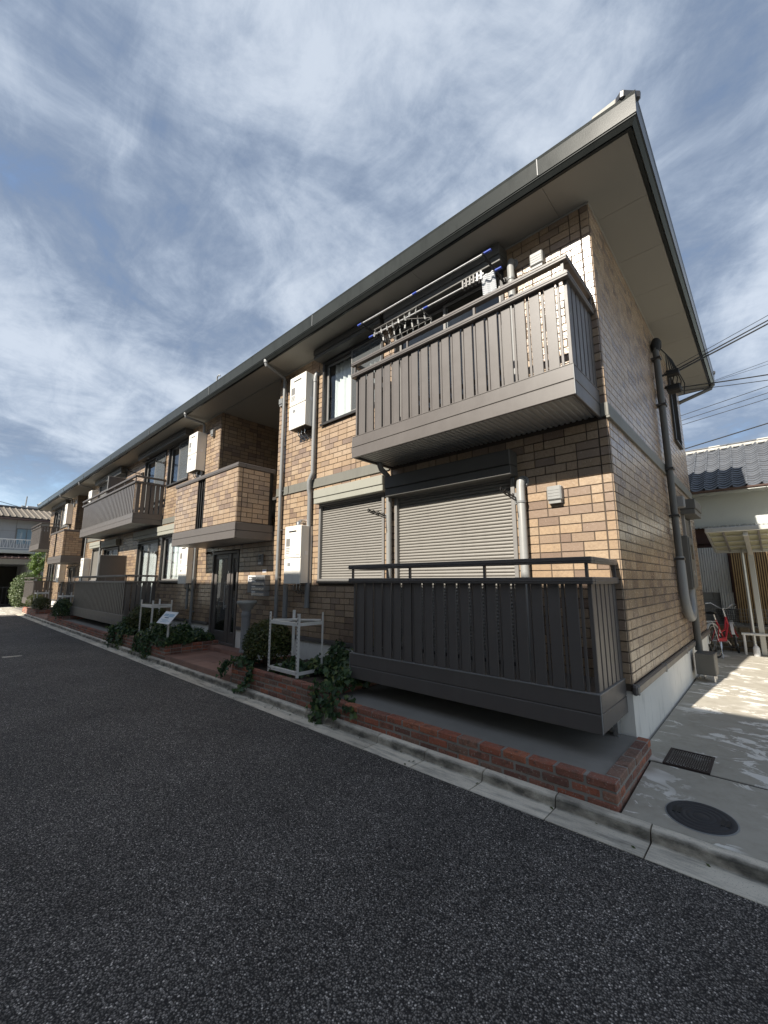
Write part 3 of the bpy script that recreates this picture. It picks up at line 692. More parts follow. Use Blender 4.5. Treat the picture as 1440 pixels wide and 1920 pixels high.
# ---- plinth, floor band, foundation
m = MB()
for a, b in ((-LEN, -8.62 - U), (-7.40 - U, -8.62), (-7.40, -0.004)): m.box(a, b, 0.012, 0.4, -0.05, 0.632)
m.box(-0.40, -0.004, 0.401, DEP, -0.05, 0.632); m.box(-LEN, -0.41, 2.3, DEP, -0.05, 0.30); tag(m.build('foundation', 'foundation', B), kind=None)
def trim(name, segs, z0, z1, d, mat, lip=0.0):
    q = MB()
    for a, b in segs:
        q.box(a, b, -d, 0.0, z0, z1, 0.004)
        if lip: q.box(a, b, -d - lip, 0.0, z0 - 0.018, z0 + 0.006, 0.003)
    return q
band_segs = []
px_ = 0.0
blk = sorted([(-3.0, -0.03)] + [(x0 - 0.35, x1 + 0.02) for x0, x1 in LITX] + [(-18.22, -12.08), (-LEN, -27.1)])
xs_ = [(-6.03, -5.62), (-5.60, -2.99), (-12.07, -9.06), (-21.1, -18.23), (-27.08, -24.15)]
for sg_ in xs_: trim('band', [sg_], ZB0 + 0.018, ZB1, 0.024, 'band', 0.008).build('floor_band', 'band', B)
q = MB(); q.box(0.0, 0.026, -0.03, DEP, ZB0 + 0.02, ZB1, 0.004); q.box(0.0, 0.036, -0.036, DEP, ZB0 - 0.006, ZB0 + 0.019, 0.004)
q.box(-0.05, 0.0, -0.03, 0.0, ZB0 + 0.02, ZB1, 0.004); q.build('floor_band', 'band', B)
for y0, y1 in ((-0.03, 0.03), (0.034, 1.40), (1.404, 3.05), (3.054, DEP)):
    q = MB(); q.box(0.0, 0.052, y0, y1, 0.60, 0.688, 0.016); q.build('base_trim', 'dark_alu', B)
for y in (0.032, 1.402, 3.052):
    q = MB(); q.box(-0.001, 0.055, y - 0.006, y + 0.006, 0.598, 0.690, 0.016); q.build('trim_joint', 'pipe_light', B)
for a, b in ((-LEN, -8.62 - U), (-7.40 - U, -8.72), (-7.38, -2.99)):
    q = MB(); q.box(a, b, -0.022, 0.0, 0.625, 0.688, 0.004); q.build('base_trim', 'dark_alu', B)
# corner posts seen as thin vertical joints
# ---- soffit panels, fascia, gutter, roof
OV = 0.61
IN = 0.525
sofs = []
x = IN
q = MB()
first = True
xs_p = [IN, -0.30]
while xs_p[-1] > -LEN - IN + 0.01: xs_p.append(max(xs_p[-1] - 1.82, -LEN - IN))
for a, b in zip(xs_p[1:], xs_p[:-1]):
    q = MB(); y1 = 0.0 if b <= 0.01 or a < -0.01 and b < 0 else 0.0
    q.box(a + 0.002, b - 0.002, -IN, (0.34 if b > 0.3 else -0.002) if b > 0 else -0.002, ZS, ZS + 0.012)
    if b > 0.3:                                              # the corner panel is cut to an L by the wall corner
        q = MB(); q.box(-0.30 + 0.002, b - 0.002, -IN, -0.002, ZS, ZS + 0.012); q.box(0.002, b - 0.002, -0.002, 0.34, ZS, ZS + 0.012)
    q.build('soffit_panel', 'soffit', B)
y = 0.342
while y < DEP + IN:
    e2 = min(y + 0.91, DEP + IN); q = MB(); q.box(0.002, IN - 0.002, y + 0.002, e2 - 0.002, ZS, ZS + 0.012); q.build('soffit_panel', 'soffit', B); y = e2
q = MB()
for x0, x1 in LITX: q.box(x0, x1, 0.0, 2.1, ZS + 0.001, ZS + 0.012)
q.box(-LEN - IN, 0.0, DEP + 0.002, DEP + IN, ZS, ZS + 0.012); q.box(-LEN - IN, -LEN, 0, DEP, ZS, ZS + 0.012)
q.box(-LEN - OV + 0.03, OV - 0.03, -OV + 0.03, DEP + OV - 0.03, ZS + 0.06, ZS + 0.07)
q.build('soffit_panel', 'soffit', B)
q = MB(); q.box(-LEN, 0.018, -0.018, 0.0, ZS - 0.022, ZS - 0.001, 0.003); q.box(0.0, 0.018, 0.0, DEP, ZS - 0.022, ZS - 0.001, 0.003)
q.build('soffit_trim', 'soffit', B)
ZE = 5.895; ZTOP = 6.125
def eave(prof_fn):                                           # a mitred run right round the roof
    pr = prof_fn; n = len(pr); mb = MB()
    cor = [(0, -1, 1, -1), (0, 0, 1, 1), (-LEN, 0, -1, 1), (-LEN, 0, -1, -1)]
    rings = []
    for (cx_, cy_, sx, sy) in ((0, 0, 1, -1), (0, DEP, 1, 1), (-LEN, DEP, -1, 1), (-LEN, 0, -1, -1)):
        rings.append([(cx_ + sx * o, cy_ + sy * o, z) for o, z in pr])
    vs = [p for r_ in rings for p in r_]
    fs = []
    for k in range(4):
        a, b = k * n, ((k + 1) % 4) * n
        for i in range(n): fs.append((a + i, a + (i + 1) % n, b + (i + 1) % n, b + i))
    return mb.add(vs, fs)
eave([(IN + 0.004, ZS - 0.004), (IN + 0.036, ZS - 0.004), (IN + 0.036, ZS + 0.05), (IN + 0.004, ZS + 0.05)]).build('eave_rail', 'fascia', B)
eave([(IN + 0.048, ZS + 0.004), (OV - 0.004, ZE - 0.010), (OV + 0.004, ZE - 0.004), (OV + 0.004, ZE + 0.006), (OV - 0.02, ZE + 0.02), (IN + 0.048, ZE + 0.02)]).build('gutter', 'fascia', B)
eave([(OV - 0.012, ZE + 0.014), (OV + 0.010, ZE + 0.016), (OV + 0.016, ZTOP - 0.03), (OV + 0.024, ZTOP), (OV - 0.03, ZTOP), (OV - 0.03, ZE + 0.03)]).build('fascia', 'fascia', B)
for xx in (-0.30, -4.2, -8.1, -12.0, -15.9, -19.8, -23.7, -27.6):
    jn = MB(); jn.box(xx - 0.005, xx + 0.005, -OV - 0.021, -OV - 0.008, ZE + 0.018, ZTOP - 0.004); jn.build('fascia_joint', 'pipe_grey', B)
# hip roof
rz, rr_ = ZTOP - 0.01, OV - 0.01; hw = DEP / 2 + rr_; rt = rz + hw * 0.32
q = MB()
A, Bq, Cq, Dq = (rr_, -rr_, rz), (rr_, DEP + rr_, rz), (-LEN - rr_, DEP + rr_, rz), (-LEN - rr_, -rr_, rz)
R1, R2 = (rr_ - hw, DEP / 2, rt), (-LEN - rr_ + hw, DEP / 2, rt)
q.add([A, Bq, Cq, Dq, R1, R2], [(0, 4, 5, 3), (1, 4, 0), (2, 5, 4, 1), (3, 5, 2)])
roof = q.build('roof', 'ceramic_dark', B)
for a, b in ((A, R1), (Bq, R1), (Cq, R2), (Dq, R2), (R1, R2)):
    q = MB(); q.bar(V(a) + V((0, 0, 0.035)), V(b) + V((0, 0, 0.035)), 0.2, 0.09, ch=0.02); q.build('hip_cap', 'ceramic_dark', roof)
for c, dx, dy in ((A, -1, 1), (Dq, 1, 1)):                  # pale cover at the foot of each hip
    q = MB(); p0 = V(c) + V((dx * 0.10, dy * 0.06, 0.03)); q.bar(p0, p0 + V((dx * 0.26, dy * 0.10, 0.09)), 0.16, 0.13, ch=0.02); q.build('hip_end', 'cap_white', roof)

# ---------------------------------------------------------------- balconies
def slat_mesh(w, h, d): q = MB(); q.box(-w / 2, w / 2, -d / 2, d / 2, -h / 2, h / 2, 0.003); return q.mesh('slat', 'dark_alu')
WS, NS = slat_mesh(0.101, 0.90, 0.014), slat_mesh(0.026, 0.90, 0.014)
SWS = slat_mesh(0.098, 0.90, 0.014)
def balcony(x0, x1, y0, zb, indiv, lower, side_x=None, mat='dark_alu'):
    """base panels x0..x1, projecting to y0, slatted front and ends, double rail"""
    b = MB(); h2 = 0.145
    for k in range(2):
        z0 = zb + k * (h2 + 0.006)
        b.box(x0, x1, y0, y0 + 0.03, z0, z0 + h2, 0.005)
        for xs in (x0, x1): b.box(xs - (0 if xs == x0 else 0.03), xs + (0.03 if xs == x0 else 0), y0 + 0.031, 0.0, z0, z0 + h2, 0.005)
    b.box(x0 + 0.008, x1 - 0.008, y0 + 0.008, -0.002, zb + 0.05, zb + 0.27)
    bal = b.build('balcony', mat, B)
    q = MB(); q.box(x0 - 0.004, x1 + 0.004, y0 - 0.004, y0 + 0.05, zb + 0.292, zb + 0.302, 0.002)
    for xs in (x0 + 0.02, x1 - 0.02): q.box(xs - 0.024, xs + 0.024, y0 + 0.052, 0, zb + 0.292, zb + 0.302, 0.002)
    q.build('ledge', 'frame_grey' if lower else 'dark_alu', bal)
    q = MB()
    for xs in (x0, x1): q.box(xs - 0.003, xs + 0.003, y0 - 0.003, y0 + 0.012, zb + 0.002, zb + 0.29)
    q.build('corner_trim', 'pipe_grey', bal)
    zs0, zs1 = zb + 0.302, zb + 1.195
    zc = (zs0 + zs1) / 2 + 0.0
    sc = (zs1 - zs0) / 0.90
    pitch = 0.152; n = int((x1 - x0 - 0.05) / pitch); off = (x1 - x0 - n * pitch) / 2
    st = MB()
    yb = y0 + 0.028
    for i in range(n + 1):
        xc = x1 - off - pitch * (i) - pitch * 0.0
        if i < n:
            xw = xc - pitch * 0.5
            if indiv: o = inst('slat', WS, bal, (xw, yb, zc)); o.scale = (1, 1, sc)
            else: st.box(xw - 0.046, xw + 0.046, yb - 0.012, yb + 0.004, zs0, zs1)
        if indiv: o = inst('slat', NS, bal, (xc, yb + 0.014, zc)); o.scale = (1, 1, sc)
        else: st.box(xc - 0.011, xc + 0.011, yb + 0.010, yb + 0.022, zs0, zs1)
    ys = [y0 + 0.10 + 0.128 * j for j in range(6) if y0 + 0.10 + 0.128 * j < -0.04]
    for xs in (x0 + 0.02, x1 - 0.02):
        for yy in ys:
            o = inst('slat', SWS, bal, (xs, yy, zc), (0, 0, R(90))); o.scale = (1, 1, sc)
    if st.v: tag(st.build('slats', mat, bal, fix=False), kind='stuff')
    # rails
    for nm, z0, z1, o in (('lower_rail', zs1 - 0.025, zs1 + 0.035, 0.022), ('top_rail', zb + 1.345, zb + 1.400, 0.024)):
        q = MB()
        q.box(x0 - o, x1 + o, y0 - o, y0 + 0.045, z0, z1, 0.006)
        q.box(x0 - o - 0.004, x1 + o + 0.004, y0 - o - 0.005, y0 + 0.03, z0 + 0.022, z0 + 0.030, 0.002)
        for xs, sg in ((x0, -1), (x1, 1)):
            a_, b_ = sorted((xs + sg * o, xs - sg * 0.045)); q.box(a_, b_, y0 + 0.046, 0.0, z0, z1, 0.006)
            a_, b_ = sorted((xs + sg * (o + 0.005), xs)); q.box(a_, b_, y0 + 0.046, 0.0, z0 + 0.022, z0 + 0.030, 0.002)
        q.build(nm, mat, bal)
    np_ = max(3, round((x1 - x0) / 0.95)); pm = None
    for i in range(np_ + 1):
        xx = x1 - 0.03 - (x1 - x0 - 0.06) * i / np_
        q = MB(); q.box(xx - 0.012, xx + 0.012, y0 + 0.002, y0 + 0.026, zs1 + 0.035, zb + 1.345); q.build('post', mat, bal)
        q = MB(); q.box(xx - 0.015, xx + 0.015, y0 + 0.045, y0 + 0.075, zb + 0.27, zs1 + 0.03); q.build('post', mat, bal)
    for xs in (x0, x1):
        q = MB(); q.box(xs - 0.012, xs + 0.012, -0.06, -0.035, zs1 + 0.035, zb + 1.345); q.build('post', mat, bal)
    # deck underside of folded sheet
    q = MB(); xx = x0 + 0.04; prof = []
    z = zb + 0.030
    while xx < x1 - 0.08:
        prof += [(xx, z), (xx + 0.028, z), (xx + 0.036, z + 0.014), (xx + 0.054, z + 0.014)]; xx += 0.062
    q.sheet(prof, y0 + 0.032, -0.004, 'y'); q.build('deck_underside', 'deck_under', bal, fix=False)
    return bal
bal_specs = [(-2.98, -0.05, -0.79, 3.295, True, False), (-2.98, -0.05, -0.79, 0.440, True, True),
             (-18.20, -12.10, -0.82, 3.265, False, False), (-18.20, -12.10, -0.82, 0.405, False, True),
             (-30.25, -27.14, -0.82, 3.30, False, False), (-30.25, -27.14, -0.82, 0.42, False, True)]
BAL = [balcony(*b) for b in bal_specs]
for zb, zt in ((3.55, 5.14), (0.70, 2.46)):                  # screens that split the double balcony
    q = MB(); q.box(-15.16, -15.12, -0.79, -0.02, zb, zt, 0.006); pn = q.build('partition_screen', 'dark_alu', B)
    q = MB(); q.box(-15.165, -15.115, -0.80, -0.765, zb, zt + 0.03, 0.004); q.box(-15.165, -15.115, -0.764, -0.02, zt, zt + 0.03, 0.004); q.build('frame', 'frame_grey', pn)
for xx in (-0.14, -2.88):
    q = MB(); q.box(xx - 0.02, xx + 0.02, -0.12, -0.02, 0.1, 0.45); q.build('balcony_bracket', 'steel', B)

# brick-clad landing parapets
PY = -0.80
for k_, (x0, x1) in enumerate(LITX):
    px0, px1 = x0 - 0.33, x1 - 0.07
    b = MB()
    for j in range(2):
        z0 = 2.42 + j * 0.152
        b.box(px0 - 0.02, px1 + 0.02, PY - 0.02, PY + 0.01, z0, z0 + 0.146, 0.005)
        for xs in (px0 - 0.02, px1 - 0.01): b.box(xs, xs + 0.03, PY + 0.011, 0.0, z0, z0 + 0.146, 0.005)
    b.box(px0, px1, PY, -0.002, 2.432, 2.70)
    par = b.build('parapet', 'dark_alu', B)
    sx0, sx1 = x0 + 0.83, x0 + 1.19                          # the open slit
    c = MB()
    c.box(px0, sx0, PY, PY + 0.10, 2.72, 3.775); c.box(sx1, px1, PY, PY + 0.10, 2.72, 3.775)
    c.box(px0, px0 + 0.1, PY + 0.1, -0.002, 2.72, 3.775); c.box(px1 - 0.10, px1, PY + 0.1, -0.12, 2.72, 3.775)
    core = c.build('parapet_wall', 'grout', B)
    bricks = []
    lay('pf', px0, sx0, 2.73, 3.77, 11, [], 41 + k_, corner=0.09); lay('pf', sx1, px1 + 0.004, 2.73, 3.77, 11, [], 43 + k_)
    lay('pr%.3f' % px1, PY + 0.0, -0.12, 2.73, 3.77, 11, [], 45 + k_, corner=0.09)
    if k_ == 0:
        for bb in bricks:
            q = MB(); brick_geo(q, *bb)
            cen = sum((V(p) for p in q.v), V((0, 0, 0))) / 8
            o = bpy.data.objects.new('brick', q.mesh('brick', 'brick_tile', cen, fix=True)); COL.objects.link(o); o.parent = core; o.location = cen - WL[core.name]
    else:
        q = MB()
        for bb in bricks: brick_geo(q, *bb)
        tag(q.build('bricks', 'brick_tile', core), kind='stuff')
    q = MB(); q.box(px0 - 0.03, px1 + 0.03, PY - 0.03, PY + 0.13, 3.775, 3.86, 0.006); q.box(px1 - 0.13, px1 + 0.03, PY + 0.131, 0.0, 3.775, 3.86, 0.006); q.box(px0 - 0.03, px0 + 0.13, PY + 0.131, 0.0, 3.775, 3.86, 0.006)
    q.box(px0 - 0.036, px1 + 0.036, PY - 0.036, PY, 3.80, 3.81, 0.002); q.build('coping', 'dark_alu', par)
    q = MB()
    for xx in (sx0 + 0.02, (sx0 + sx1) / 2 - 0.055, (sx0 + sx1) / 2 + 0.055, sx1 - 0.02): q.box(xx - 0.018, xx + 0.018, PY + 0.03, PY + 0.06, 2.71, 3.775)
    q.build('slit_bar', 'black', par)
    q = MB(); q.box(px1 - 0.05, px1 - 0.02, -0.118, -0.03, 2.72, 3.775); q.build('slit_bar', 'black', par)
    q = MB(); q.box(px0, px1, PY + 0.015, -0.004, 2.424, 2.431); q.build('underside', 'deck_under', par)
# ================================================================ windows, shutters, doors
def curtain(par, x0, x1, y, z0, z1, mat='cloth_white', amp=0.018, wl_=0.11):
    q = MB(); n = max(8, int((x1 - x0) / 0.014)); pr = []
    ph = rnd.random() * 6
    for i in range(n + 1):
        x = x0 + (x1 - x0) * i / n; pr.append((x, y + amp * (math.sin(x / wl_ * 6.283 + ph) + 0.5 * math.sin(x / wl_ * 2.9 + ph * 2))))
    vs = [(a, b, z0) for a, b in pr] + [(a, b, z1) for a, b in pr]
    q.add(vs, [(i, i + 1, n + 2 + i, n + 1 + i) for i in range(n)])
    q.build('curtain', mat, par, smooth=True, fix=False)
def frame_rect(q, x0, x1, y0, y1, z0, z1, w, ch=0.004):
    q.box(x0, x1, y0, y1, z0, z0 + w, ch); q.box(x0, x1, y0, y1, z1 - w, z1, ch)
    q.box(x0, x0 + w, y0, y1, z0 + w, z1 - w, ch); q.box(x1 - w, x1, y0, y1, z0 + w, z1 - w, ch)
def window(x0, x1, z0, z1, curt=None, screen=None):
    q = MB(); frame_rect(q, x0 - 0.012, x1 + 0.012, -0.035, 0.10, z0 - 0.012, z1, 0.045)
    q.box(x0 - 0.03, x1 + 0.03, -0.060, -0.034, z0 - 0.03, z0 + 0.006, 0.003)
    w = q.build('window', 'dark_frame', B)
    mid = (x0 + x1) / 2
    for k, (a, b, yy) in enumerate(((x0 + 0.035, mid + 0.03, 0.055), (mid - 0.03, x1 - 0.035, 0.025))):
        q = MB(); frame_rect(q, a, b, yy - 0.012, yy + 0.012, z0 + 0.034, z1 - 0.046, 0.042, 0.003); q.build('sash', 'frame_grey', w)
        q = MB(); q.box(a + 0.04, b - 0.04, yy - 0.003, yy + 0.003, z0 + 0.074, z1 - 0.086); q.build('pane', 'glass', w)
    if screen is not None:
        a, b = (x0 + 0.035, mid) if screen == 0 else (mid, x1 - 0.035)
        q = MB(); frame_rect(q, a, b, -0.018, -0.004, z0 + 0.034, z1 - 0.046, 0.022, 0.002); s_ = q.build('screen_frame', 'frame_grey', w)
        q = MB(); q.quad((a + 0.02, -0.011, z0 + 0.055), (b - 0.02, -0.011, z0 + 0.055), (b - 0.02, -0.011, z1 - 0.066), (a + 0.02, -0.011, z1 - 0.066)); q.build('screen', 'screen_mesh', w)
    if curt:
        for a, b in curt: curtain(w, a, b, 0.17, z0 + 0.02, z1 - 0.03)
    return w
def shutter(x0, x1, z0, z1, mat='shutter'):
    pitch = 0.041; pr = []; z = z0 + 0.03
    while z < z1 - 0.002:
        for f, d in ((0.0, 0.004), (0.12, -0.008), (0.30, -0.013), (0.55, -0.0135), (0.78, -0.010), (0.90, 0.0), (0.95, 0.006)): pr.append((0.035 + d, z + f * pitch))
        z += pitch
    q = MB(); frame_rect(q, x0 - 0.045, x1 + 0.045, -0.03, 0.05, z0 - 0.02, z1 + 0.02, 0.05); 
    f = q.build('shutter_frame', 'frame_grey', B)
    q = MB(); q.sheet(pr, x0 + 0.004, x1 - 0.004, 'x'); tag(q.build('shutter_slats', mat, f, fix=False), kind='stuff')
    q = MB(); q.box(x0 - 0.055, x1 + 0.055, -0.045, -0.0305, z0 - 0.045, z0 - 0.005, 0.003); q.build('sill', 'dark_frame', f)
    q = MB(); q.box(x0 + 0.004, x1 - 0.004, 0.022, 0.034, z0 + 0.03 - 0.03, z0 + 0.032, 0.003); q.build('bottom_bar', 'frame_grey', f)
    return f
def shutter_box(x0, x1, z0, z1, d, mat='box_olive'):
    q = MB(); zm = z0 + (z1 - z0) * 0.38
    q.box(x0, x1, -d, 0.0, zm + 0.004, z1, 0.008); q.box(x0, x1, -d + 0.012, 0.0, z0, zm, 0.006)
    q.build('shutter_box', mat, B)
# flat by flat; u0 is nearest
shutter(*span(0, -2.84, -1.07), 0.76, 2.86); shutter_box(-2.93, -0.985, 2.835, 3.13, 0.20, 'box_dark')  # box takes the dark paint: the shade on it is put into the colour
shutter(*span(0, -4.60, -3.135), 1.64, 2.96); shutter_box(-4.66, -3.02, 2.955, 3.195, 0.15)
window(*span(0, *BIG), 3.60, 5.58); shutter_box(-2.93, -0.97, 5.55, 5.80, 0.22, 'box_dark')
window(*span(0, *SML), 4.43, 5.64, curt=[(-4.48, -3.98), (-3.6, -3.2)], screen=1); shutter_box(-4.68, -3.02, 5.64, 5.82, 0.22, 'box_dark')
a, b = span(1, *BIG); window(a, b, 0.74, 2.86, curt=[(a + 0.05, a + 0.9), (a + 1.0, b - 0.05)])
c_, d_ = span(1, *SML); window(c_, d_, 1.62, 2.94, curt=[(c_ + 0.03, d_ - 0.05)]); shutter_box(a - 0.15, d_ + 0.02, 2.94, 3.20, 0.15)
window(a, b, 3.60, 5.60, screen=1); window(c_, d_, 4.43, 5.64, screen=1); shutter_box(a - 0.2, d_ + 0.1, 5.63, 5.82, 0.22, 'box_dark')
a, b = span(2, *BIG); c_, d_ = span(2, *SML)
window(a, b, 0.74, 2.86, curt=[(a + 0.05, b - 0.05)]); shutter_box(a - 0.06, b + 0.05, 2.90, 3.14, 0.15)
shutter(c_ + 0.02, d_ - 0.02, 1.64, 2.94, 'shutter'); shutter_box(c_ - 0.05, d_ + 0.08, 2.95, 3.19, 0.15)
window(a, b, 3.60, 5.58); shutter_box(a - 0.06, b + 0.05, 5.55, 5.80, 0.22, 'box_dark')
shutter(c_ + 0.02, d_ - 0.02, 4.45, 5.64, 'shutter_grey'); shutter_box(c_ - 0.05, d_ + 0.08, 5.64, 5.82, 0.2, 'box_dark')
a, b = span(3, *BIG); c_, d_ = span(3, *SML)
window(a, b, 0.74, 2.86); shutter(c_ + 0.02, d_ - 0.02, 1.64, 2.94, 'shutter_grey'); shutter_box(c_ - 0.05, d_ + 0.08, 2.95, 3.19, 0.15)
window(a, b, 3.60, 5.58); shutter(c_ + 0.02, d_ - 0.02, 4.45, 5.64, 'shutter_grey'); shutter_box(a - 0.05, d_ + 0.08, 5.64, 5.82, 0.2, 'box_dark')
# end wall window up, louvred window down
q = MB()
for y0, y1, z0, z1 in (SW[0],):
    q.box(-0.06, 0.045, y0 - 0.03, y0 + 0.02, z0 - 0.02, z1, 0.004); q.box(-0.06, 0.045, y1 - 0.02, y1 + 0.03, z0 - 0.02, z1, 0.004)
    q.box(-0.06, 0.055, y0 - 0.03, y1 + 0.03, z0 - 0.05, z0 - 0.021, 0.004); q.box(-0.06, 0.045, y0 - 0.03, y1 + 0.03, z1 + 0.001, z1 + 0.04, 0.004)
w = q.build('window', 'dark_frame', B)
q = MB(); q.box(-0.03, -0.024, SW[0][0] + 0.02, SW[0][1] - 0.02, SW[0][2] - 0.02, SW[0][3]); q.build('pane', 'glass', w)
q = MB(); q.quad((-0.3, SW[0][0], SW[0][2]), (-0.3, SW[0][1], SW[0][2]), (-0.3, SW[0][1], SW[0][3]), (-0.3, SW[0][0], SW[0][3])); q.build('dark_back', 'interior', w)  # dark sheet behind the pane, its colour standing in for the dim room
q = MB(); y0, y1, z0, z1 = SW[1]
q.box(-0.02, 0.05, y0 - 0.03, y0 + 0.03, z0 - 0.02, z1, 0.004); q.box(-0.02, 0.05, y1 - 0.03, y1 + 0.03, z0 - 0.02, z1, 0.004); q.box(-0.02, 0.05, y0 + 0.031, y1 - 0.031, z0 - 0.03, z0, 0.004)
w = q.build('window', 'frame_grey', B)
q = MB(); z = z0 + 0.02
while z < z1 - 0.03: q.obox((0.01, (y0 + y1) / 2, z), ((0.8, 0, 0.6), (0, 1, 0), (-0.6, 0, 0.8)), (0.025, (y1 - y0) / 2 - 0.035, 0.003)); z += 0.035
tag(q.build('louvre_slats', 'shutter_grey', w), kind='stuff')
q = MB(); q.box(0.0, 0.23, 4.33, 5.22, 2.88, 3.05, 0.008); q.box(0.0, 0.215, 4.33, 5.22, 2.785, 2.874, 0.006); q.build('shutter_box', 'pipe_brown', B)

# entrance doors
def entrance(dx):
    X0, X1 = -8.62 + dx, -7.40 + dx
    q = MB(); frame_rect(q, X0, X1, -0.02, 0.09, 0.258, 2.30, 0.055)
    q.box(X0 + 0.80, X0 + 0.855, 0.0, 0.085, 0.314, 2.244, 0.004)
    d = q.build('door', 'dark_alu', B)
    for a, b, s_ in ((X0 + 0.062, X0 + 0.793, 0.12), (X0 + 0.862, X1 - 0.062, 0.075)):
        q = MB(); z0, z1 = 0.32, 2.238
        q.box(a, a + s_, 0.02, 0.06, z0, z1, 0.004); q.box(b - s_, b, 0.02, 0.06, z0, z1, 0.004); q.box(a + s_ + .001, b - s_ - .001, 0.02, 0.06, z0, z0 + 0.22, 0.004); q.box(a + s_ + .001, b - s_ - .001, 0.02, 0.06, z1 - 0.11, z1, 0.004)
        lf = q.build('leaf', 'dark_alu', d)
        q = MB(); q.box(a + s_, b - s_, 0.037, 0.043, z0 + 0.22, z1 - 0.11); q.build('pane', 'glass', d)
    q = MB(); q.bar((X0 + 0.735, -0.045, 1.02), (X0 + 0.735, -0.045, 1.62), 0.028, 0.018, (0, 1, 0), 0.004)
    for z in (1.08, 1.52): q.box(X0 + 0.724, X0 + 0.786, -0.035, 0.02, z - 0.03, z + 0.03, 0.006)
    q.build('handle', 'pipe_light', d)
    q = MB(); q.box(X0 + 0.75, X0 + 0.785, -0.004, 0.02, 1.80, 1.86, 0.004); q.build('lock', 'steel', d)
    q = MB(); q.box(X0 + 0.06, X1 - 0.06, 0.3, 1.9, 0.29, 0.3); q.box(X0 + 0.05, X1 - .05, 1.9, 1.95, 0.3, 2.3); q.box(X0 + 0.0, X0 + 0.04, 0.1, 1.9, 0.3, 2.3); q.box(X1 - 0.04, X1, 0.1, 1.9, 0.3, 2.3); q.build('lobby', 'interior', d)
    q = MB(); q.box(X0 + 0.12, X0 + 0.70, 0.011, 0.019, 2.15, 2.19, 0.003); q.build('closer', 'pipe_light', d)
entrance(0); entrance(-U)

# ================================================================ pipes and wall fittings
def strap(q, x, y, z, r, sy): q.obox((x, (y + sy) / 2, z), ((1, 0, 0), (0, 1, 0), (0, 0, 1)), (r + 0.006, abs(y - sy) / 2 + 0.004, 0.012), 0.003)
def downpipe(x, xe, z1=0.12, bend=True):
    q = MB(); r = 0.034
    q.tube([(xe, -OV + 0.04, ZE - 0.01), (xe, -OV + 0.04, ZE - 0.07), (xe, -OV + 0.055, ZE - 0.11), (x, -0.11, 5.73), (x, -0.075, 5.69), (x, -0.07, 5.64), (x, -0.07, z1)], r, 12)
    p = q.build('downpipe', 'pipe_grey', B, smooth=True)
    q = MB()
    for z in (5.2, 4.3, 3.37, 2.6, 1.7, 0.9): strap(q, x, -0.055, z, r, 0.0)
    q.tube([(xe, -OV + 0.04, ZE + 0.0), (xe, -OV + 0.04, ZE - 0.06)], 0.046, 12)
    q.build('strap', 'pipe_grey', p)
downpipe(-5.80, -5.72); downpipe(-9.50, -9.50); downpipe(-5.80 - U + 0.1, -5.72 - U + 0.1); downpipe(-9.50 - U, -9.5 - U)
def duct(x, xk, top, bot, mat='pipe_grey'):                  # slim duct with a jog over the floor band
    q = MB(); r = 0.042
    q.tube([(x + 0.02, 0.0, top), (x + 0.01, -0.05, top + 0.02), (x, -0.062, top - 0.05), (x, -0.062, top - 0.12)], r, 12)
    q.tube([(x, -0.062, top - 0.11), (x, -0.062, 3.56), (xk, -0.085, 3.42), (xk, -0.085, 3.26), (xk, -0.062, 3.16), (xk, -0.062, bot)], [r] * 6, 12)
    p = q.build('duct_pipe', mat, B, smooth=True)
    q = MB(); q.tube([(x, -0.062, top - 0.16), (x, -0.062, top - 0.10)], r + 0.008, 12); q.build('collar', mat, p, smooth=True)
    q = MB(); q.tube([(xk, -0.062, bot), (xk, -0.062, bot + 0.05)], r + 0.006, 12); q.build('collar', mat, p, smooth=True)
duct(-4.80, -4.87, 5.46, 1.18)
def riser(x, y, z0, z1, r, mat='pipe_light'):
    q = MB(); q.tube([(x, 0.0, z1), (x, y * 0.8, z1 + 0.01), (x, y, z1 - 0.06), (x, y, z0)], r, 14); p = q.build('vent_pipe', mat, B, smooth=True)
    q = MB(); q.ring((x, -0.012, z1), (0, 1, 0), r * 1.2, 0.022, 18, 6); q.build('collar', 'pipe_grey', p, smooth=True)
    q = MB(); q.lathe([(r + 0.007, -0.012), (r + 0.007, 0.012)], (x, y, z1 - 0.24), 14); q.build('collar', 'pipe_grey', p, smooth=True)
riser(-0.93, -0.075, 0.42, 2.76, 0.047); riser(-0.90, -0.075, 3.6, 5.56, 0.044)
q = MB(); q.tube([(-2.94, -0.3, 3.33), (-2.94, -0.25, 3.24), (-2.95, -0.10, 3.17), (-2.95, -0.075, 3.10), (-2.95, -0.075, 0.3)], 0.040, 12); q.build('drain_pipe', 'pipe_light', B, smooth=True)
q = MB(); q.tube([(-18.3, -0.08, 3.2), (-18.3, -0.08, 0.2)], 0.04, 10); q.build('drain_pipe', 'pipe_grey', B, smooth=True)
q = MB(); q.tube([(-5.46, -0.10, 1.58), (-5.46, -0.10, 0.38)], 0.046, 12); q.build('heater_pipe', 'pipe_grey', B, smooth=True)
q = MB(); q.tube([(-9.72, -0.10, 1.55), (-9.72, -0.10, 0.95)], 0.030, 10); q.build('heater_pipe', 'pipe_grey', B, smooth=True)
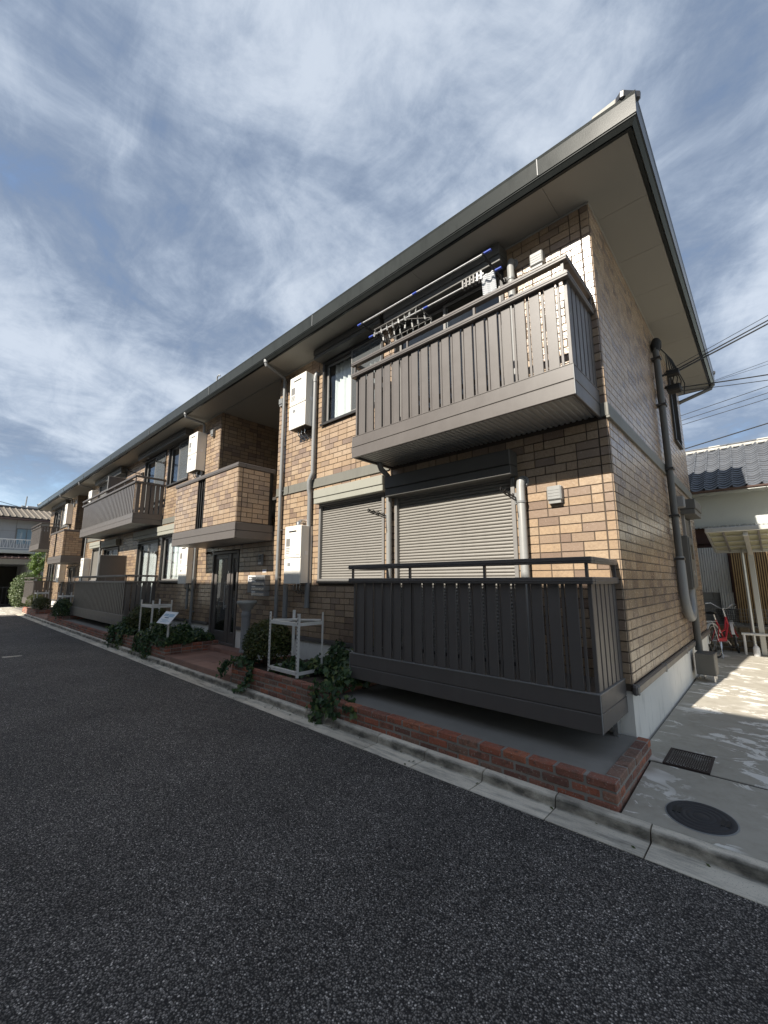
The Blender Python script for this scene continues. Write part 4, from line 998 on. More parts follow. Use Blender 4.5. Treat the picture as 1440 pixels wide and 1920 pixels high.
def hood(x, z, w=0.16, h=0.19, d=0.09, mat='pipe_grey'):
    q = MB(); q.box(x - w / 2, x + w / 2, -d, 0.0, z - h / 2 + 0.03, z + h / 2, 0.012); q.box(x - w / 2 + 0.012, x + w / 2 - 0.012, -d + 0.015, 0.0, z - h / 2, z - h / 2 + 0.03)
    v = q.build('vent_hood', mat, B)
    q = MB()
    for i in range(4): q.box(x - w / 2 + 0.015, x + w / 2 - 0.015, -d - 0.003, -d, z - h / 2 + 0.045 + i * 0.032, z - h / 2 + 0.053 + i * 0.032)
    q.build('louvre', mat, v)
hood(-0.56, 2.555, 0.155, 0.19, 0.085, 'pipe_light'); hood(-0.575, 5.40, 0.155, 0.20, 0.10, 'pipe_light')
hood(-5.92, 5.24, 0.12, 0.16, 0.09); hood(-9.02, 5.36, 0.12, 0.17, 0.09); hood(-9.02 - U, 5.36, 0.12, 0.17, 0.09)
q = MB(); q.box(0.0, 0.11, 4.03, 4.20, 2.88, 3.07, 0.012); q.build('vent_hood', 'pipe_grey', B)
q = MB(); q.tube([(-6.14, -0.02, 2.50), (-6.14, -0.10, 2.50), (-6.34, -0.10, 2.50)], 0.032, 10); q.build('drain_stub', 'pipe_light', B, smooth=True)
for x in (-8.86, -8.86 - U):
    q = MB(); q.tube([(x, 0, 2.30), (x, -0.05, 2.30), (x, -0.075, 2.27)], 0.028, 10); q.build('entry_lamp', 'black', B, smooth=True)
# clothes-pole arms on the wall
def arm(x, z, y1, up=False):
    q = MB(); q.box(x - 0.03, x + 0.03, -0.06, 0.0, z - 0.07, z + 0.07, 0.006); q.box(x - 0.02, x + 0.02, -0.10, -0.061, z - 0.03, z + 0.04, 0.006)
    a = q.build('pole_arm', 'pipe_grey' if not up else 'dark_frame', B)
    q = MB(); q.bar((x, -0.10, z + 0.005), (x, y1, z + 0.045), 0.012, 0.014); q.bar((x, -0.10, z - 0.028), (x, y1 + 0.03, z + 0.018), 0.012, 0.012)
    n = 4
    for i in range(n): q.ring((x, -0.16 + (y1 + 0.16) * i / (n - 1), z + 0.02 + 0.008 * i), (1, 0, 0), 0.021, 0.006, 12, 5)
    q.build('ring_bar', 'black', a)
arm(-2.985, 2.57, -0.46); arm(-0.985, 2.57, -0.44); arm(-3.00, 5.37, -0.60, True); arm(-0.99, 5.34, -0.60, True)
arm(-12.22, 5.2, -0.5, True); arm(-14.2, 5.2, -0.5, True); arm(-12.22, 2.45, -0.5, True); arm(-16.1, 2.45, -0.5, True)

# end wall: service mast, meter cabinet, conduit, floor cabinet
q = MB(); r = 0.048; x = 0.075
q.tube([(x, 3.12, 5.44), (x, 3.13, 5.30), (x, 3.12, 1.98)], r, 12); mast = q.build('service_mast', 'pipe_brown', B, smooth=True)
q = MB(); q.tube([(x, 3.14, 5.36), (x, 3.13, 5.47), (x + 0.01, 3.17, 5.54), (x + 0.02, 3.25, 5.55), (x + 0.02, 3.32, 5.49)], [0.06, 0.068, 0.066, 0.06, 0.045], 12); q.build('weather_head', 'rubber', mast, smooth=True)
q = MB()
for z in (5.22, 4.42, 3.36, 2.62, 1.96): q.box(0.0, 0.14, 3.06, 3.20, z - 0.016, z + 0.016, 0.004)
q.build('mast_clamp', 'dark_frame', mast)
q = MB(); q.tube([(x, 3.12, 2.0), (x, 3.125, 1.88)], 0.058, 12); q.build('coupling', 'pipe_grey', mast, smooth=True)
q = MB(); pts = [(x, 3.12, 1.9), (x, 3.13, 1.55)] + [(x + 0.012 * math.sin(k * .4), 3.50 - 0.37 * math.cos(k / 10 * math.pi), 1.42 - 0.34 * math.sin(k / 10 * math.pi)) for k in range(0, 11)] + [(x, 3.88, 1.52)]
q.tube(pts, 0.062, 12); q.build('conduit_bend', 'pipe_grey', B, smooth=True)
q = MB()
for i in range(len(pts) * 3): pass
mc = MB(); mc.box(0.0, 0.135, 3.70, 4.16, 1.50, 2.36, 0.008); cab = mc.build('meter_cabinet', 'pipe_brown', B)
q = MB(); q.box(0.1355, 0.150, 3.72, 4.14, 1.53, 2.33, 0.004); q.build('cabinet_door', 'pipe_brown', cab)
q = MB(); q.box(0.1505, 0.156, 3.84, 4.02, 1.98, 2.22, 0.003); q.build('meter_window', 'black_gloss', cab)
q = MB(); q.box(0.151, 0.157, 3.86, 4.0, 1.72, 1.80, 0.002); q.build('plate', 'steel', cab)
q = MB(); q.tube([(x, 4.02, 1.51), (x, 4.02, 0.53)], 0.052, 12); q.build('service_pipe', 'pipe_brown', B, smooth=True)
q = MB(); q.box(0.055, 0.30, 3.62, 3.98, 0.225, 0.54, 0.008); fc = q.build('floor_cabinet', 'pipe_brown', B)
q = MB()
for yy in (3.70, 3.92): q.tube([(0.26, yy, 0.225), (0.26, yy, 0.12)], 0.016, 8)
q.tube([(0.12, 3.92, 0.225), (0.12, 3.92, 0.12)], 0.016, 8); q.build('leg', 'steel', fc, smooth=True)
# gutter outlet and pipe at the rear eave corner
q = MB(); q.tube([(OV - 0.05, DEP + 0.42, ZE - 0.0), (OV - 0.05, DEP + 0.42, ZE - 0.07), (OV - 0.07, DEP + 0.42, ZE - 0.12), (0.02, DEP + 0.10, ZE - 0.38), (-0.07, DEP + 0.08, ZE - 0.44), (-0.07, DEP + 0.08, 0.2)], 0.040, 12); q.tube([(OV - 0.05, DEP + 0.42, ZE + 0.01), (OV - 0.05, DEP + 0.42, ZE - 0.05)], 0.062, 12)
q.build('downpipe', 'pipe_brown', B, smooth=True)
# junction box with cable tails at the mast
jb = MB(); jb.box(0.16, 0.32, 3.42, 3.56, 5.02, 5.10, 0.008); jb.box(0.02, 0.16, 3.46, 3.50, 5.05, 5.07); jb.build('cable_bracket', 'black', B)
q = MB(); q.box(0.10, 0.30, 3.62, 3.84, 4.82, 4.93, 0.02); q.lathe([(0.02, 0), (0.035, 0.02), (0.02, 0.05)], (0.10, 3.66, 4.88), 10); q.build('cable_closure', 'black', B)
q = MB()
for k in range(6):
    a = V((0.10, 3.30, 5.50)); b = V((0.12 + 0.04 * k, 3.44 + 0.07 * k, 5.06 - 0.06 * k))
    q.tube([a, a.lerp(b, 0.3) + V((0.07, 0.05, 0.02)), a.lerp(b, 0.7) + V((0.05 + .01 * k, 0.03, -0.08)), b], 0.008, 6)
q.tube([(0.08, 3.2, 5.0), (0.10, 3.26, 4.75), (0.09, 3.24, 4.5), (0.10, 3.30, 4.42), (0.12, 3.36, 4.48), (0.10, 3.28, 4.58), (0.07, 3.18, 4.45), (0.08, 3.2, 4.1)], 0.007, 6)
q.build('cable_tail', 'black', B, smooth=True)

# ================================================================ wall-hung things
def heater(x0, x1, z0, z1, label):
    d = 0.25; h = thing('water_heater', label, 'water heater', ((x0 + x1) / 2, 0, z0), 'gas water heaters on the front wall')
    w = x1 - x0; zm = z0 + (z1 - z0) * 0.44
    q = MB(); q.box(x0 + 0.006, x1 - 0.006, -d + 0.012, -0.004, z0 + 0.012, z1 - 0.004, 0.006); q.build('body', 'heater', h)
    q = MB(); q.box(x0, x1, -d - 0.008, -d + 0.0115, zm + 0.006, z1, 0.008); up = q.build('upper_panel', 'heater', h)
    q = MB(); q.box(x0, x1, -d - 0.006, -d + 0.0115, z0, zm - 0.002, 0.008); lo_ = q.build('lower_panel', 'heater', h)
    q = MB(); q.box(x0 + w * 0.25, x0 + w * 0.72, -d - 0.011, -d - 0.004, z1 - 0.115, z1 - 0.085, 0.008); q.build('exhaust_slot', 'black', up)
    q = MB(); q.box(x0 + w * 0.10, x0 + w * 0.34, -d - 0.0105, -d - 0.004, z1 - 0.36, z1 - 0.22); q.build('label_plate', 'frame_grey', up)
    q = MB()
    for k in range(4): q.box(x0 + w * 0.10, x0 + w * 0.34, -d - 0.0105, -d - 0.004, z1 - 0.40 - k * 0.028, z1 - 0.385 - k * 0.028)
    q.box(x0 + w * 0.7, x0 + w * 0.95, -d - 0.0105, -d - 0.004, zm + 0.05, zm + 0.06); q.box(x0 + w * 0.04, x0 + w * 0.26, -d - 0.0105, -d - 0.004, zm + 0.03, zm + 0.038); q.build('print', 'pipe_grey', up)
    q = MB(); q.box(x0 + w * 0.22, x0 + w * 0.40, -d - 0.0085, -d - 0.002, zm - 0.14, zm - 0.08); q.build('label_plate', 'pipe_grey', lo_)
    q = MB(); q.box(x0 + 0.02, x1 - 0.02, -d + 0.02, -0.02, z0 + 0.004, z0 + 0.0115); q.build('base_plate', 'black', h)
    q = MB(); q.box(x1 - 0.0058, x1 - 0.002, -0.16, -0.09, zm + 0.05, zm + 0.12); q.build('side_label', 'white_plastic', h)
    q = MB()
    for k in range(3): q.tube([(x0 + w * (0.3 + 0.2 * k), -0.14, z0 + 0.01), (x0 + w * (0.3 + 0.2 * k), -0.14, z0 - 0.09), (x0 + w * (0.3 + 0.2 * k), -0.05, z0 - 0.16), (x0 + w * (0.3 + .2 * k), 0.0, z0 - 0.17)], 0.011, 8)
    q.build('supply_pipe', 'steel', h, smooth=True)
    return h
heater(-5.33, -4.83, 4.43, 5.47, 'cream gas water heater high on the wall, left of the nearest balcony')
h2 = heater(-5.31, -4.83, 1.585, 2.60, 'cream gas water heater low on the wall beside the closed shutter')
heater(-9.96, -9.44, 4.44, 5.47, 'cream gas water heater between upper window and near brick-clad landing')
heater(-9.98, -9.50, 1.565, 2.55, 'cream gas water heater below the near landing, beside a curtained window')
heater(-20.36, -19.84, 4.44, 5.47, 'white water heater at the upper far end of the double balcony')
heater(-20.36, -19.88, 1.585, 2.58, 'white water heater low on the wall past the double balcony')
heater(-24.98, -24.46, 4.44, 5.47, 'white water heater above, just past the far brick-clad landing')
heater(-24.98, -24.50, 1.565, 2.55, 'white water heater below, just past the far entrance door')
q = MB(); q.tube([(-5.08, -0.14, 2.59), (-5.08, -0.14, 2.66), (-5.08, -0.08, 2.70), (-5.08, 0.0, 2.70)], 0.045, 10); q.build('flue', 'steel', h2, smooth=True)

t = thing('mailboxes', 'stack of four steel mailboxes beside the near entrance door', 'mailboxes', (-6.37, 0, 1.34))
for k in range(4):
    z0 = 1.345 + k * 0.102
    q = MB(); q.box(-6.61, -6.13, -0.13, -0.009, z0, z0 + 0.096, 0.006); bx = q.build('box', 'pipe_grey', t)
    q = MB(); q.box(-6.60, -6.14, -0.136, -0.1305, z0 + 0.008, z0 + 0.06, 0.002); q.build('flap', 'steel', bx)
    q = MB(); q.box(-6.595, -6.45, -0.1385, -0.1362, z0 + 0.066, z0 + 0.09); q.build('name_plate', 'white_plastic', bx)
t = thing('intercom_console', 'grey steel console with white plate left of the mailboxes', 'console', (-6.76, 0, 1.40))
q = MB(); q.box(-6.90, -6.625, -0.055, -0.009, 1.40, 1.755, 0.006); q.build('panel', 'pipe_grey', t)
q = MB(); q.box(-6.88, -6.645, -0.059, -0.0555, 1.62, 1.745, 0.002); pl = q.build('plate', 'white_plastic', t)
q = MB()
for k in range(6): q.box(-6.84 + (k % 3) * 0.06, -6.80 + (k % 3) * 0.06, -0.0605, -0.0592, 1.65 + (k // 3) * 0.045, 1.68 + (k // 3) * 0.045)
q.build('print', 'black', pl)
q = MB(); q.lathe([(0.012, 0), (0.012, 0.004)], (-6.72, -0.06, 1.50), 10); q.build('lock', 'black', t)
t = thing('intercom', 'small grey intercom box under the near landing', 'intercom', (-6.48, 0, 1.95))
q = MB(); q.box(-6.55, -6.40, -0.05, -0.009, 1.95, 2.17, 0.008); q.build('case', 'pipe_grey', t)
q = MB(); q.box(-6.53, -6.42, -0.054, -0.0505, 1.97, 2.01, 0.002); q.build('button', 'white_plastic', t)
q = MB(); q.box(-6.52, -6.43, -0.054, -0.0505, 2.07, 2.14, 0.002); q.build('lens', 'black_gloss', t)
t = thing('wall_plate', 'small blue and white address plate above the mailboxes', 'address plate', (-6.34, 0, 1.80))
q = MB(); q.box(-6.42, -6.28, -0.014, -0.009, 1.805, 1.865, 0.001); pl = q.build('plate', 'white_plastic', t)
q = MB()
for k in range(4): q.box(-6.405 + k * 0.03, -6.388 + k * 0.03, -0.0155, -0.0142, 1.82, 1.85)
q.build('print', 'blue_plastic', pl)

t = thing('bollard_lamp', 'grey bollard lamp with flared top beside the entrance step', 'bollard lamp', (-6.52, -0.26, 0.29))
q = MB(); q.lathe([(0.10, 0.0), (0.10, 0.03), (0.085, 0.05), (0.085, 0.66), (0.093, 0.67), (0.093, 0.72), (0.085, 0.73), (0.082, 0.78)], (-6.52, -0.26, 0.29), 18); q.build('post', 'pipe_grey', t, smooth=True)
q = MB(); q.lathe([(0.082, 0.78), (0.10, 0.80), (0.165, 0.90), (0.19, 0.925), (0.19, 0.955), (0.18, 0.965), (0.0, 0.975)], (-6.52, -0.26, 0.29), 18); q.build('lamp_head', 'bulb', t, smooth=True)

# drying poles and pegs over the near upper balcony
def pole(y, z, label):
    t = thing('drying_pole', label, 'drying pole', (-2.0, y, z), 'drying poles over the nearest upper balcony')
    q = MB(); q.tube([(-3.06, y, z), (-0.97, y, z - 0.035)], 0.0115, 10); q.build('pole', 'chrome', t, smooth=True)
    for a, b in (((-3.12, y, z + .001), (-3.03, y, z)), ((-1.0, y, z - 0.034), (-0.90, y, z - 0.036)), ((-2.06, y, z - 0.017), (-1.99, y, z - 0.018))):
        q = MB(); q.tube([a, b], 0.016, 10); q.build('end_cap', 'blue_plastic', t, smooth=True)
pole(-0.575, 5.45, 'outer steel drying pole with blue end caps above the upper balcony rail')
pole(-0.33, 5.37, 'inner steel drying pole holding the peg hanger and cloth')
t = thing('peg_hanger', 'grey laundry peg hanger hanging from the inner drying pole', 'peg hanger', (-2.45, -0.33, 5.2))
q = MB(); zc = 5.30
for a, b in (((-2.85, -0.5), (-2.05, -0.5)), ((-2.85, -0.16), (-2.05, -0.16)), ((-2.85, -0.5), (-2.85, -0.16)), ((-2.05, -0.5), (-2.05, -0.16)), ((-2.45, -0.5), (-2.45, -0.16))): q.tube([(*a, zc), (*b, zc - 0.01)], 0.006, 6)
for a in ((-2.85, -0.5), (-2.05, -0.5), (-2.85, -0.16), (-2.05, -0.16)): q.tube([(*a, zc), (-2.45, -0.33, 5.37)], 0.003, 5)
q.build('hanger_frame', 'frame_grey', t)
pgm = MB(); pgm.tube([(0, 0, 0), (0, 0, -0.05)], 0.0025, 5); pgm.box(-0.007, 0.007, -0.011, 0.011, -0.12, -0.045, 0.002); pgm.box(-0.009, 0.009, -0.005, 0.005, -0.085, -0.06, 0.002)
pme = pgm.mesh('peg', 'pipe_light')
for i in range(8):
    for yy in (-0.5, -0.33, -0.16): inst('peg', pme, t, (-2.83 + i * 0.11, yy, zc - 0.005), (rnd.uniform(-.2, .2), rnd.uniform(-.2, .2), rnd.uniform(0, 3)))
t = thing('laundry_pegs', 'row of clothes pegs clipped along the inner drying pole', 'clothes pegs', (-1.27, -0.33, 5.34))
for i in range(6):
    q = MB(); x = -1.42 + i * 0.052; zz = 5.345
    q.box(x - 0.012, x + 0.012, -0.36, -0.345, zz - 0.04, zz + 0.075, 0.004); q.box(x - 0.012, x + 0.012, -0.315, -0.30, zz - 0.04, zz + 0.075, 0.004); q.box(x - 0.009, x + 0.009, -0.344, -0.316, zz + 0.02, zz + 0.035, 0.002)
    q.build('peg', 'frame_grey' if i < 4 else 'white_plastic', t)
t = thing('striped_cloth', 'small striped cloth pegged to the inner drying pole', 'cloth', (-1.08, -0.35, 5.2))
q = MB(); n = 10
vs = [(-1.16 + 0.18 * i / n, -0.35 + 0.012 * math.sin(i * 1.3) + 0.01 * j, 5.335 - 0.085 * j) for j in range(4) for i in range(n + 1)]
q.add(vs, [(j * (n + 1) + i, j * (n + 1) + i + 1, (j + 1) * (n + 1) + i + 1, (j + 1) * (n + 1) + i) for j in range(3) for i in range(n)]); q.build('cloth', 'striped_cloth', t, smooth=True)

# ================================================================ steel racks, notice board
def rack(x0, x1, y0, y1, zb, zt, label):
    t = thing('steel_rack', label, 'steel rack', ((x0 + x1) / 2, (y0 + y1) / 2, zb), 'white slotted steel racks in the planters')
    w = 0.032
    for x, y, sx, sy in ((x0, y0, 1, 1), (x1, y0, -1, 1), (x0, y1, 1, -1), (x1, y1, -1, -1)):
        q = MB(); a, b = sorted((x, x + sx * w)); c, d = sorted((y, y + sy * 0.003)); q.box(a, b, c, d, zb, zt)
        c, d = sorted((y + sy * 0.003, y + sy * w)); a, b = sorted((x, x + sx * 0.003)); q.box(a, b, c, d, zb, zt); lg = q.build('leg', 'white_steel', t)
        q = MB(); z = zb + 0.05
        while z < zt - 0.03:
            q.box(x + sx * 0.012 if sx > 0 else x - 0.022, x + sx * 0.022 if sx > 0 else x - 0.012, y - 0.0012, y + 0.0042, z, z + 0.022); z += 0.05
        q.build('slots', 'dark_frame', lg)
    for nm, z in (('lower_frame', zb + 0.03), ('upper_frame', zb + (zt - zb) * 0.80)):
        q = MB()
        for y in (y0 + 0.006, y1 - 0.006): q.box(x0 + 0.004, x1 - 0.004, y - 0.0018, y + 0.0018, z, z + 0.045)
        for x in (x0 + 0.006, x1 - 0.006): q.box(x - 0.0018, x + 0.0018, y0 + 0.008, y1 - 0.008, z, z + 0.045)
        q.box(x0 + 0.01, x1 - 0.01, y0 + 0.010, y0 + 0.05, z + 0.041, z + 0.044); q.box(x0 + 0.01, x1 - 0.01, y1 - 0.05, y1 - 0.010, z + 0.041, z + 0.044)
        q.build(nm, 'white_steel', t)
    q = MB(); q.bar((x0 + 0.05, y0 + 0.03, zb + (zt - zb) * 0.80 + 0.055), (x1 - 0.03, y1 - 0.03, zb + (zt - zb) * 0.80 + 0.062), 0.035, 0.018); q.build('brace', 'white_steel', t)
rack(-4.49, -3.77, -1.02, -0.58, 0.345, 1.19, 'white slotted steel rack in the planter left of the nearest balcony')
rack(-10.28, -9.50, -0.96, -0.52, 0.345, 1.19, 'white slotted steel rack between ivy and the double-width balcony')
rack(-4.49 - U, -3.77 - U, -1.02, -0.58, 0.345, 1.19, 'white steel rack just past the double-width balcony')
rack(-25.35, -24.55, -0.98, -0.52, 0.345, 1.19, 'white steel rack in the farthest planter')
# pale stepping blocks left in the planter
for i, (x, y, r_) in enumerate(((-3.62, -1.02, 0.075), (-3.36, -0.98, 0.06))):
    q = MB(); q.lathe([(r_, 0.0), (r_ * 1.02, 0.02), (r_ * 0.92, 0.028), (0.0, 0.03)], (0, 0, 0), 12); o = q.build('stone_disc', 'cap_white', None, (x, y, 0.335)); o.location = (x, y, 0.335)
    tag(o, ['pale round stone at the foot of the near steel rack', 'smaller pale round stone in the ivy by the nearest balcony'][i], 'stone')

t = thing('notice_board', 'tilted white notice board on a stake in the ivy', 'notice board', (-8.25, -1.0, 0.4))
c = V((-8.22, -1.08, 0.885)); ax = V((1, 0, 0)); up = V((0, 0.62, 0.78)).normalized(); nn = ax.cross(up)
ax = (ax + V((0, 0.05, 0))).normalized()
q = MB(); q.obox(c, (ax, up, ax.cross(up)), (0.29, 0.145, 0.006), 0.003); pl = q.build('board', 'white_plastic', t)
q = MB(); fn = ax.cross(up)
if fn.y > 0: fn = -fn
for dx, dz, w_, h_ in ((-0.12, 0.06, 0.10, 0.028), (0.12, 0.055, 0.11, 0.035), (0.0, 0.0, 0.09, 0.012), (-0.05, -0.05, 0.16, 0.006), (0.04, -0.075, 0.17, 0.006), (-0.04, -0.10, 0.14, 0.006)):
    q.obox(c + ax * dx + up * dz + fn * 0.0072, (ax, up, fn), (w_, h_, 0.0008))
q.build('print', 'cloth_blue', pl)
q = MB(); q.obox(c - ax * 0.02 + up * -0.005 + fn * 0.0078, (ax, (up + ax * 0.25).normalized(), fn), (0.09, 0.007, 0.0008)); q.build('logo', 'iron', pl)
q = MB(); q.bar((c.x, c.y + 0.03, 0.36), (c.x, c.y + 0.03, 0.87), 0.03, 0.03); q.build('stake', 'white_steel', t)
# ================================================================ plants
IVY = np.array([(0, 0), (0.42, -0.10), (0.52, 0.28), (0.26, 0.42), (0.0, 1.0), (-0.26, 0.42), (-0.52, 0.28), (-0.42, -0.10)])
OVAL = np.array([(0, 0), (0.26, 0.35), (0.18, 0.8), (0, 1.0), (-0.18, 0.8), (-0.26, 0.35)])
def leaf_mesh(name, mat, P, N, size, shape, fold=0.18, lo=0.7, hi=1.3, droop=None):
    """leaf blades of the given outline at points P facing N, bent along the midrib"""
    k = len(P); n = len(shape)
    N = N / np.maximum(np.linalg.norm(N, axis=1, keepdims=True), 1e-6)
    D = RNG.normal(size=(k, 3)) if droop is None else droop + 0.5 * RNG.normal(size=(k, 3))
    D -= N * (D * N).sum(1, keepdims=True); D /= np.maximum(np.linalg.norm(D, axis=1, keepdims=True), 1e-6)
    Sx = np.cross(D, N); s = size * RNG.uniform(lo, hi, k)[:, None, None]
    sh = shape[None]
    vv = P[:, None] + s * (Sx[:, None] * sh[..., :1] + D[:, None] * sh[..., 1:] + N[:, None] * (np.abs(sh[..., :1]) * fold - (sh[..., 1:] ** 2) * 0.18))
    me = bpy.data.meshes.new(name)
    me.vertices.add(k * n); me.vertices.foreach_set('co', vv.reshape(-1).astype(np.float32))
    # two halves along the midrib so the fold shows
    ap = int(np.argmax(shape[:, 1]))
    f1 = list(range(0, ap + 1)); f2 = [0] + list(range(ap, n))
    loops, starts, tot = [], [], 0
    base = np.arange(k)[:, None] * n
    L = np.concatenate([base + np.array(f1)[None], base + np.array(f2)[None]], 1)
    me.loops.add(L.size); me.loops.foreach_set('vertex_index', L.reshape(-1).astype(np.int32))
    per = [len(f1), len(f2)]; st = np.cumsum([0] + per * k)[:-1]
    me.polygons.add(2 * k); me.polygons.foreach_set('loop_start', st.astype(np.int32))
    me.update(calc_edges=True); me.validate(); me.materials.append(M[mat]); return me
def leaf_obj(name, me, parent):
    o = bpy.data.objects.new(name, me); COL.objects.link(o)
    if parent: o.parent = parent; o.location = -WL[parent.name]; WL[o.name] = V((0, 0, 0))
    return o
def stems(parent, pts, r, mat='bark', name='stem'):
    q = MB()
    for a in pts: q.tube(a, [r * (1 - 0.6 * i / (len(a) - 1)) for i in range(len(a))], 5)
    q.build(name, mat, parent, smooth=True, fix=False)
def bush(label, c, rad, n, leaf, size, mat, cat='shrub', name='shrub', shape=OVAL, lumps=9, zb=None, flip=-0.5):
    t = thing(name, label, cat, (c[0], c[1], zb if zb is not None else c[2] - rad[2]))
    c = np.array(c); rad = np.array(rad)
    d = RNG.normal(size=(n, 3)); d /= np.linalg.norm(d, axis=1, keepdims=True); d[:, 2] = np.where(d[:, 2] < flip, -d[:, 2], d[:, 2])
    lc = RNG.normal(size=(lumps, 3)); lc /= np.linalg.norm(lc, axis=1, keepdims=True)
    bumpy = 1 + 0.16 * np.max(np.maximum(d @ lc.T, 0) ** 6, axis=1) - 0.10 * np.max(np.maximum(d @ np.roll(lc, 1, 0).T, 0) ** 10, axis=1)
    rr = RNG.uniform(0.45, 1.0, n) ** 0.45 * bumpy * (1 + 0.05 * RNG.normal(size=n))
    P = c + d * rad * rr[:, None]
    keep = P[:, 2] > (zb if zb is not None else -9); P, d2 = P[keep], d[keep]
    N = d2 + 0.7 * RNG.normal(size=P.shape) + np.array([0, 0, 0.3])
    leaf_obj('foliage', leaf_mesh('foliage', mat, P, N, size, shape), t)
    b = V((c[0], c[1], zb if zb is not None else c[2] - rad[2]))
    pts = []
    for i in range(14):
        dd = V(RNG.normal(size=3)); dd.z = abs(dd.z) + 0.5; dd.normalize(); e_ = V(c) + V((dd.x * rad[0], dd.y * rad[1], dd.z * rad[2])) * 0.8
        pts.append([b + V((rnd.uniform(-.05, .05), rnd.uniform(-.05, .05), 0)), b.lerp(e_, 0.5) + V((rnd.uniform(-.04, .04), rnd.uniform(-.04, .04), 0)), e_])
    stems(t, pts, 0.012)
    return t
def ivy(label, spots, size=0.065, cat='ivy', trails=()):
    """spots: (x0,x1,y0,y1,z0,height,n) mats of leaves; trails: polylines hung with leaves"""
    s0 = spots[0]; t = thing('ivy_plant', label, cat, ((s0[0] + s0[1]) / 2, (s0[2] + s0[3]) / 2, s0[4]))
    PP, NN, DD = [], [], []
    for x0, x1, y0, y1, z0, h, n in spots:
        x = RNG.uniform(x0, x1, n); y = RNG.uniform(y0, y1, n)
        ph = RNG.uniform(0, 6, 6)
        u, v = (x - x0) / (x1 - x0), (y - y0) / (y1 - y0)
        top = h * (0.55 + 0.22 * np.sin(x * 7 + ph[0]) * np.sin(y * 9 + ph[1]) + 0.16 * np.sin(x * 17 + ph[2]) + 0.12 * np.sin(y * 19 + ph[3]) + 0.15 * np.sin(x * 3 + ph[4]))
        edge = np.minimum(np.minimum(u, 1 - u) * 5, np.minimum(v, 1 - v) * 4); top = top * np.clip(edge + 0.35, 0.2, 1)
        z = z0 + top * RNG.uniform(0.25, 1.05, n) ** 0.6
        PP.append(np.stack([x, y, z], 1)); NN.append(np.stack([0.6 * RNG.normal(size=n), -0.55 + 0.5 * RNG.normal(size=n), 0.8 + 0.4 * RNG.normal(size=n)], 1)); DD.append(np.tile([0.0, -0.5, -0.7], (n, 1)))
    sp = []
    for pts, n, w in trails:
        pts = [np.array(p, float) for p in pts]; seg = RNG.integers(0, len(pts) - 1, n); f = RNG.uniform(0, 1, n)[:, None]
        A = np.array(pts)[seg]; Bb = np.array(pts)[seg + 1]
        PP.append(A + (Bb - A) * f + RNG.normal(size=(n, 3)) * np.array([w, w * 0.35, w * 0.5])); NN.append(np.stack([0.5 * RNG.normal(size=n), -1 + 0.35 * RNG.normal(size=n), 0.4 + 0.4 * RNG.normal(size=n)], 1)); DD.append(np.tile([0.0, -0.1, -1.0], (n, 1)))
        sp.append([V(p) + V((0, 0.01, 0)) for p in pts])
    leaf_obj('foliage', leaf_mesh('foliage', 'ivy_leaf', np.concatenate(PP), np.concatenate(NN), size, IVY, 0.12, 0.55, 1.35, np.concatenate(DD)), t)
    for x0, x1, y0, y1, z0, h, n in spots:
        for i in range(6):
            a = V((rnd.uniform(x0, x1), rnd.uniform(y0, y1), z0)); sp.append([a, a + V((rnd.uniform(-.15, .15), rnd.uniform(-.1, .1), h * 0.3)), a + V((rnd.uniform(-.25, .25), rnd.uniform(-.2, .1), h * 0.45))])
    stems(t, sp, 0.006)
    return t
# planter between the step and the nearest balcony
bush('round clipped olive-green shrub between the near step and steel rack', (-4.98, -0.72, 0.64), (0.42, 0.36, 0.36), 10500, 'oval', 0.038, 'shrub_leaf', zb=0.30)
ivy('dense dark ivy in the planter against the nearest balcony', [(-4.2, -3.0, -0.75, -0.03, 0.325, 0.44, 1150), (-3.3, -2.9, -1.02, -0.5, 0.30, 0.24, 380), (-4.5, -3.8, -1.0, -0.5, 0.325, 0.20, 240)],
    trails=[([(-2.98, -1.02, 0.42), (-2.96, -1.15, 0.32), (-2.90, -1.18, 0.22), (-2.84, -1.20, 0.09)], 95, 0.075), ([(-3.2, -1.08, 0.40), (-3.2, -1.16, 0.34), (-3.16, -1.18, 0.20), (-3.12, -1.22, 0.06), (-3.05, -1.28, 0.03)], 85, 0.055),
            ([(-2.80, -0.98, 0.30), (-2.66, -1.12, 0.24), (-2.55, -1.14, 0.20)], 50, 0.045), ([(-3.08, -0.95, 0.45), (-3.02, -0.86, 0.55), (-3.0, -0.92, 0.38)], 70, 0.06)])
ivy('trailing ivy hanging off the planter corner beside the near step', [(-5.32, -4.95, -1.17, -0.85, 0.34, 0.22, 240)],
    trails=[([(-5.35, -1.1, 0.42), (-5.45, -1.2, 0.34), (-5.5, -1.19, 0.2)], 110, 0.06), ([(-4.75, -1.17, 0.42), (-4.72, -1.17, 0.32), (-4.73, -1.19, 0.22), (-4.80, -1.23, 0.10), (-4.95, -1.27, 0.05)], 120, 0.045)], size=0.058)
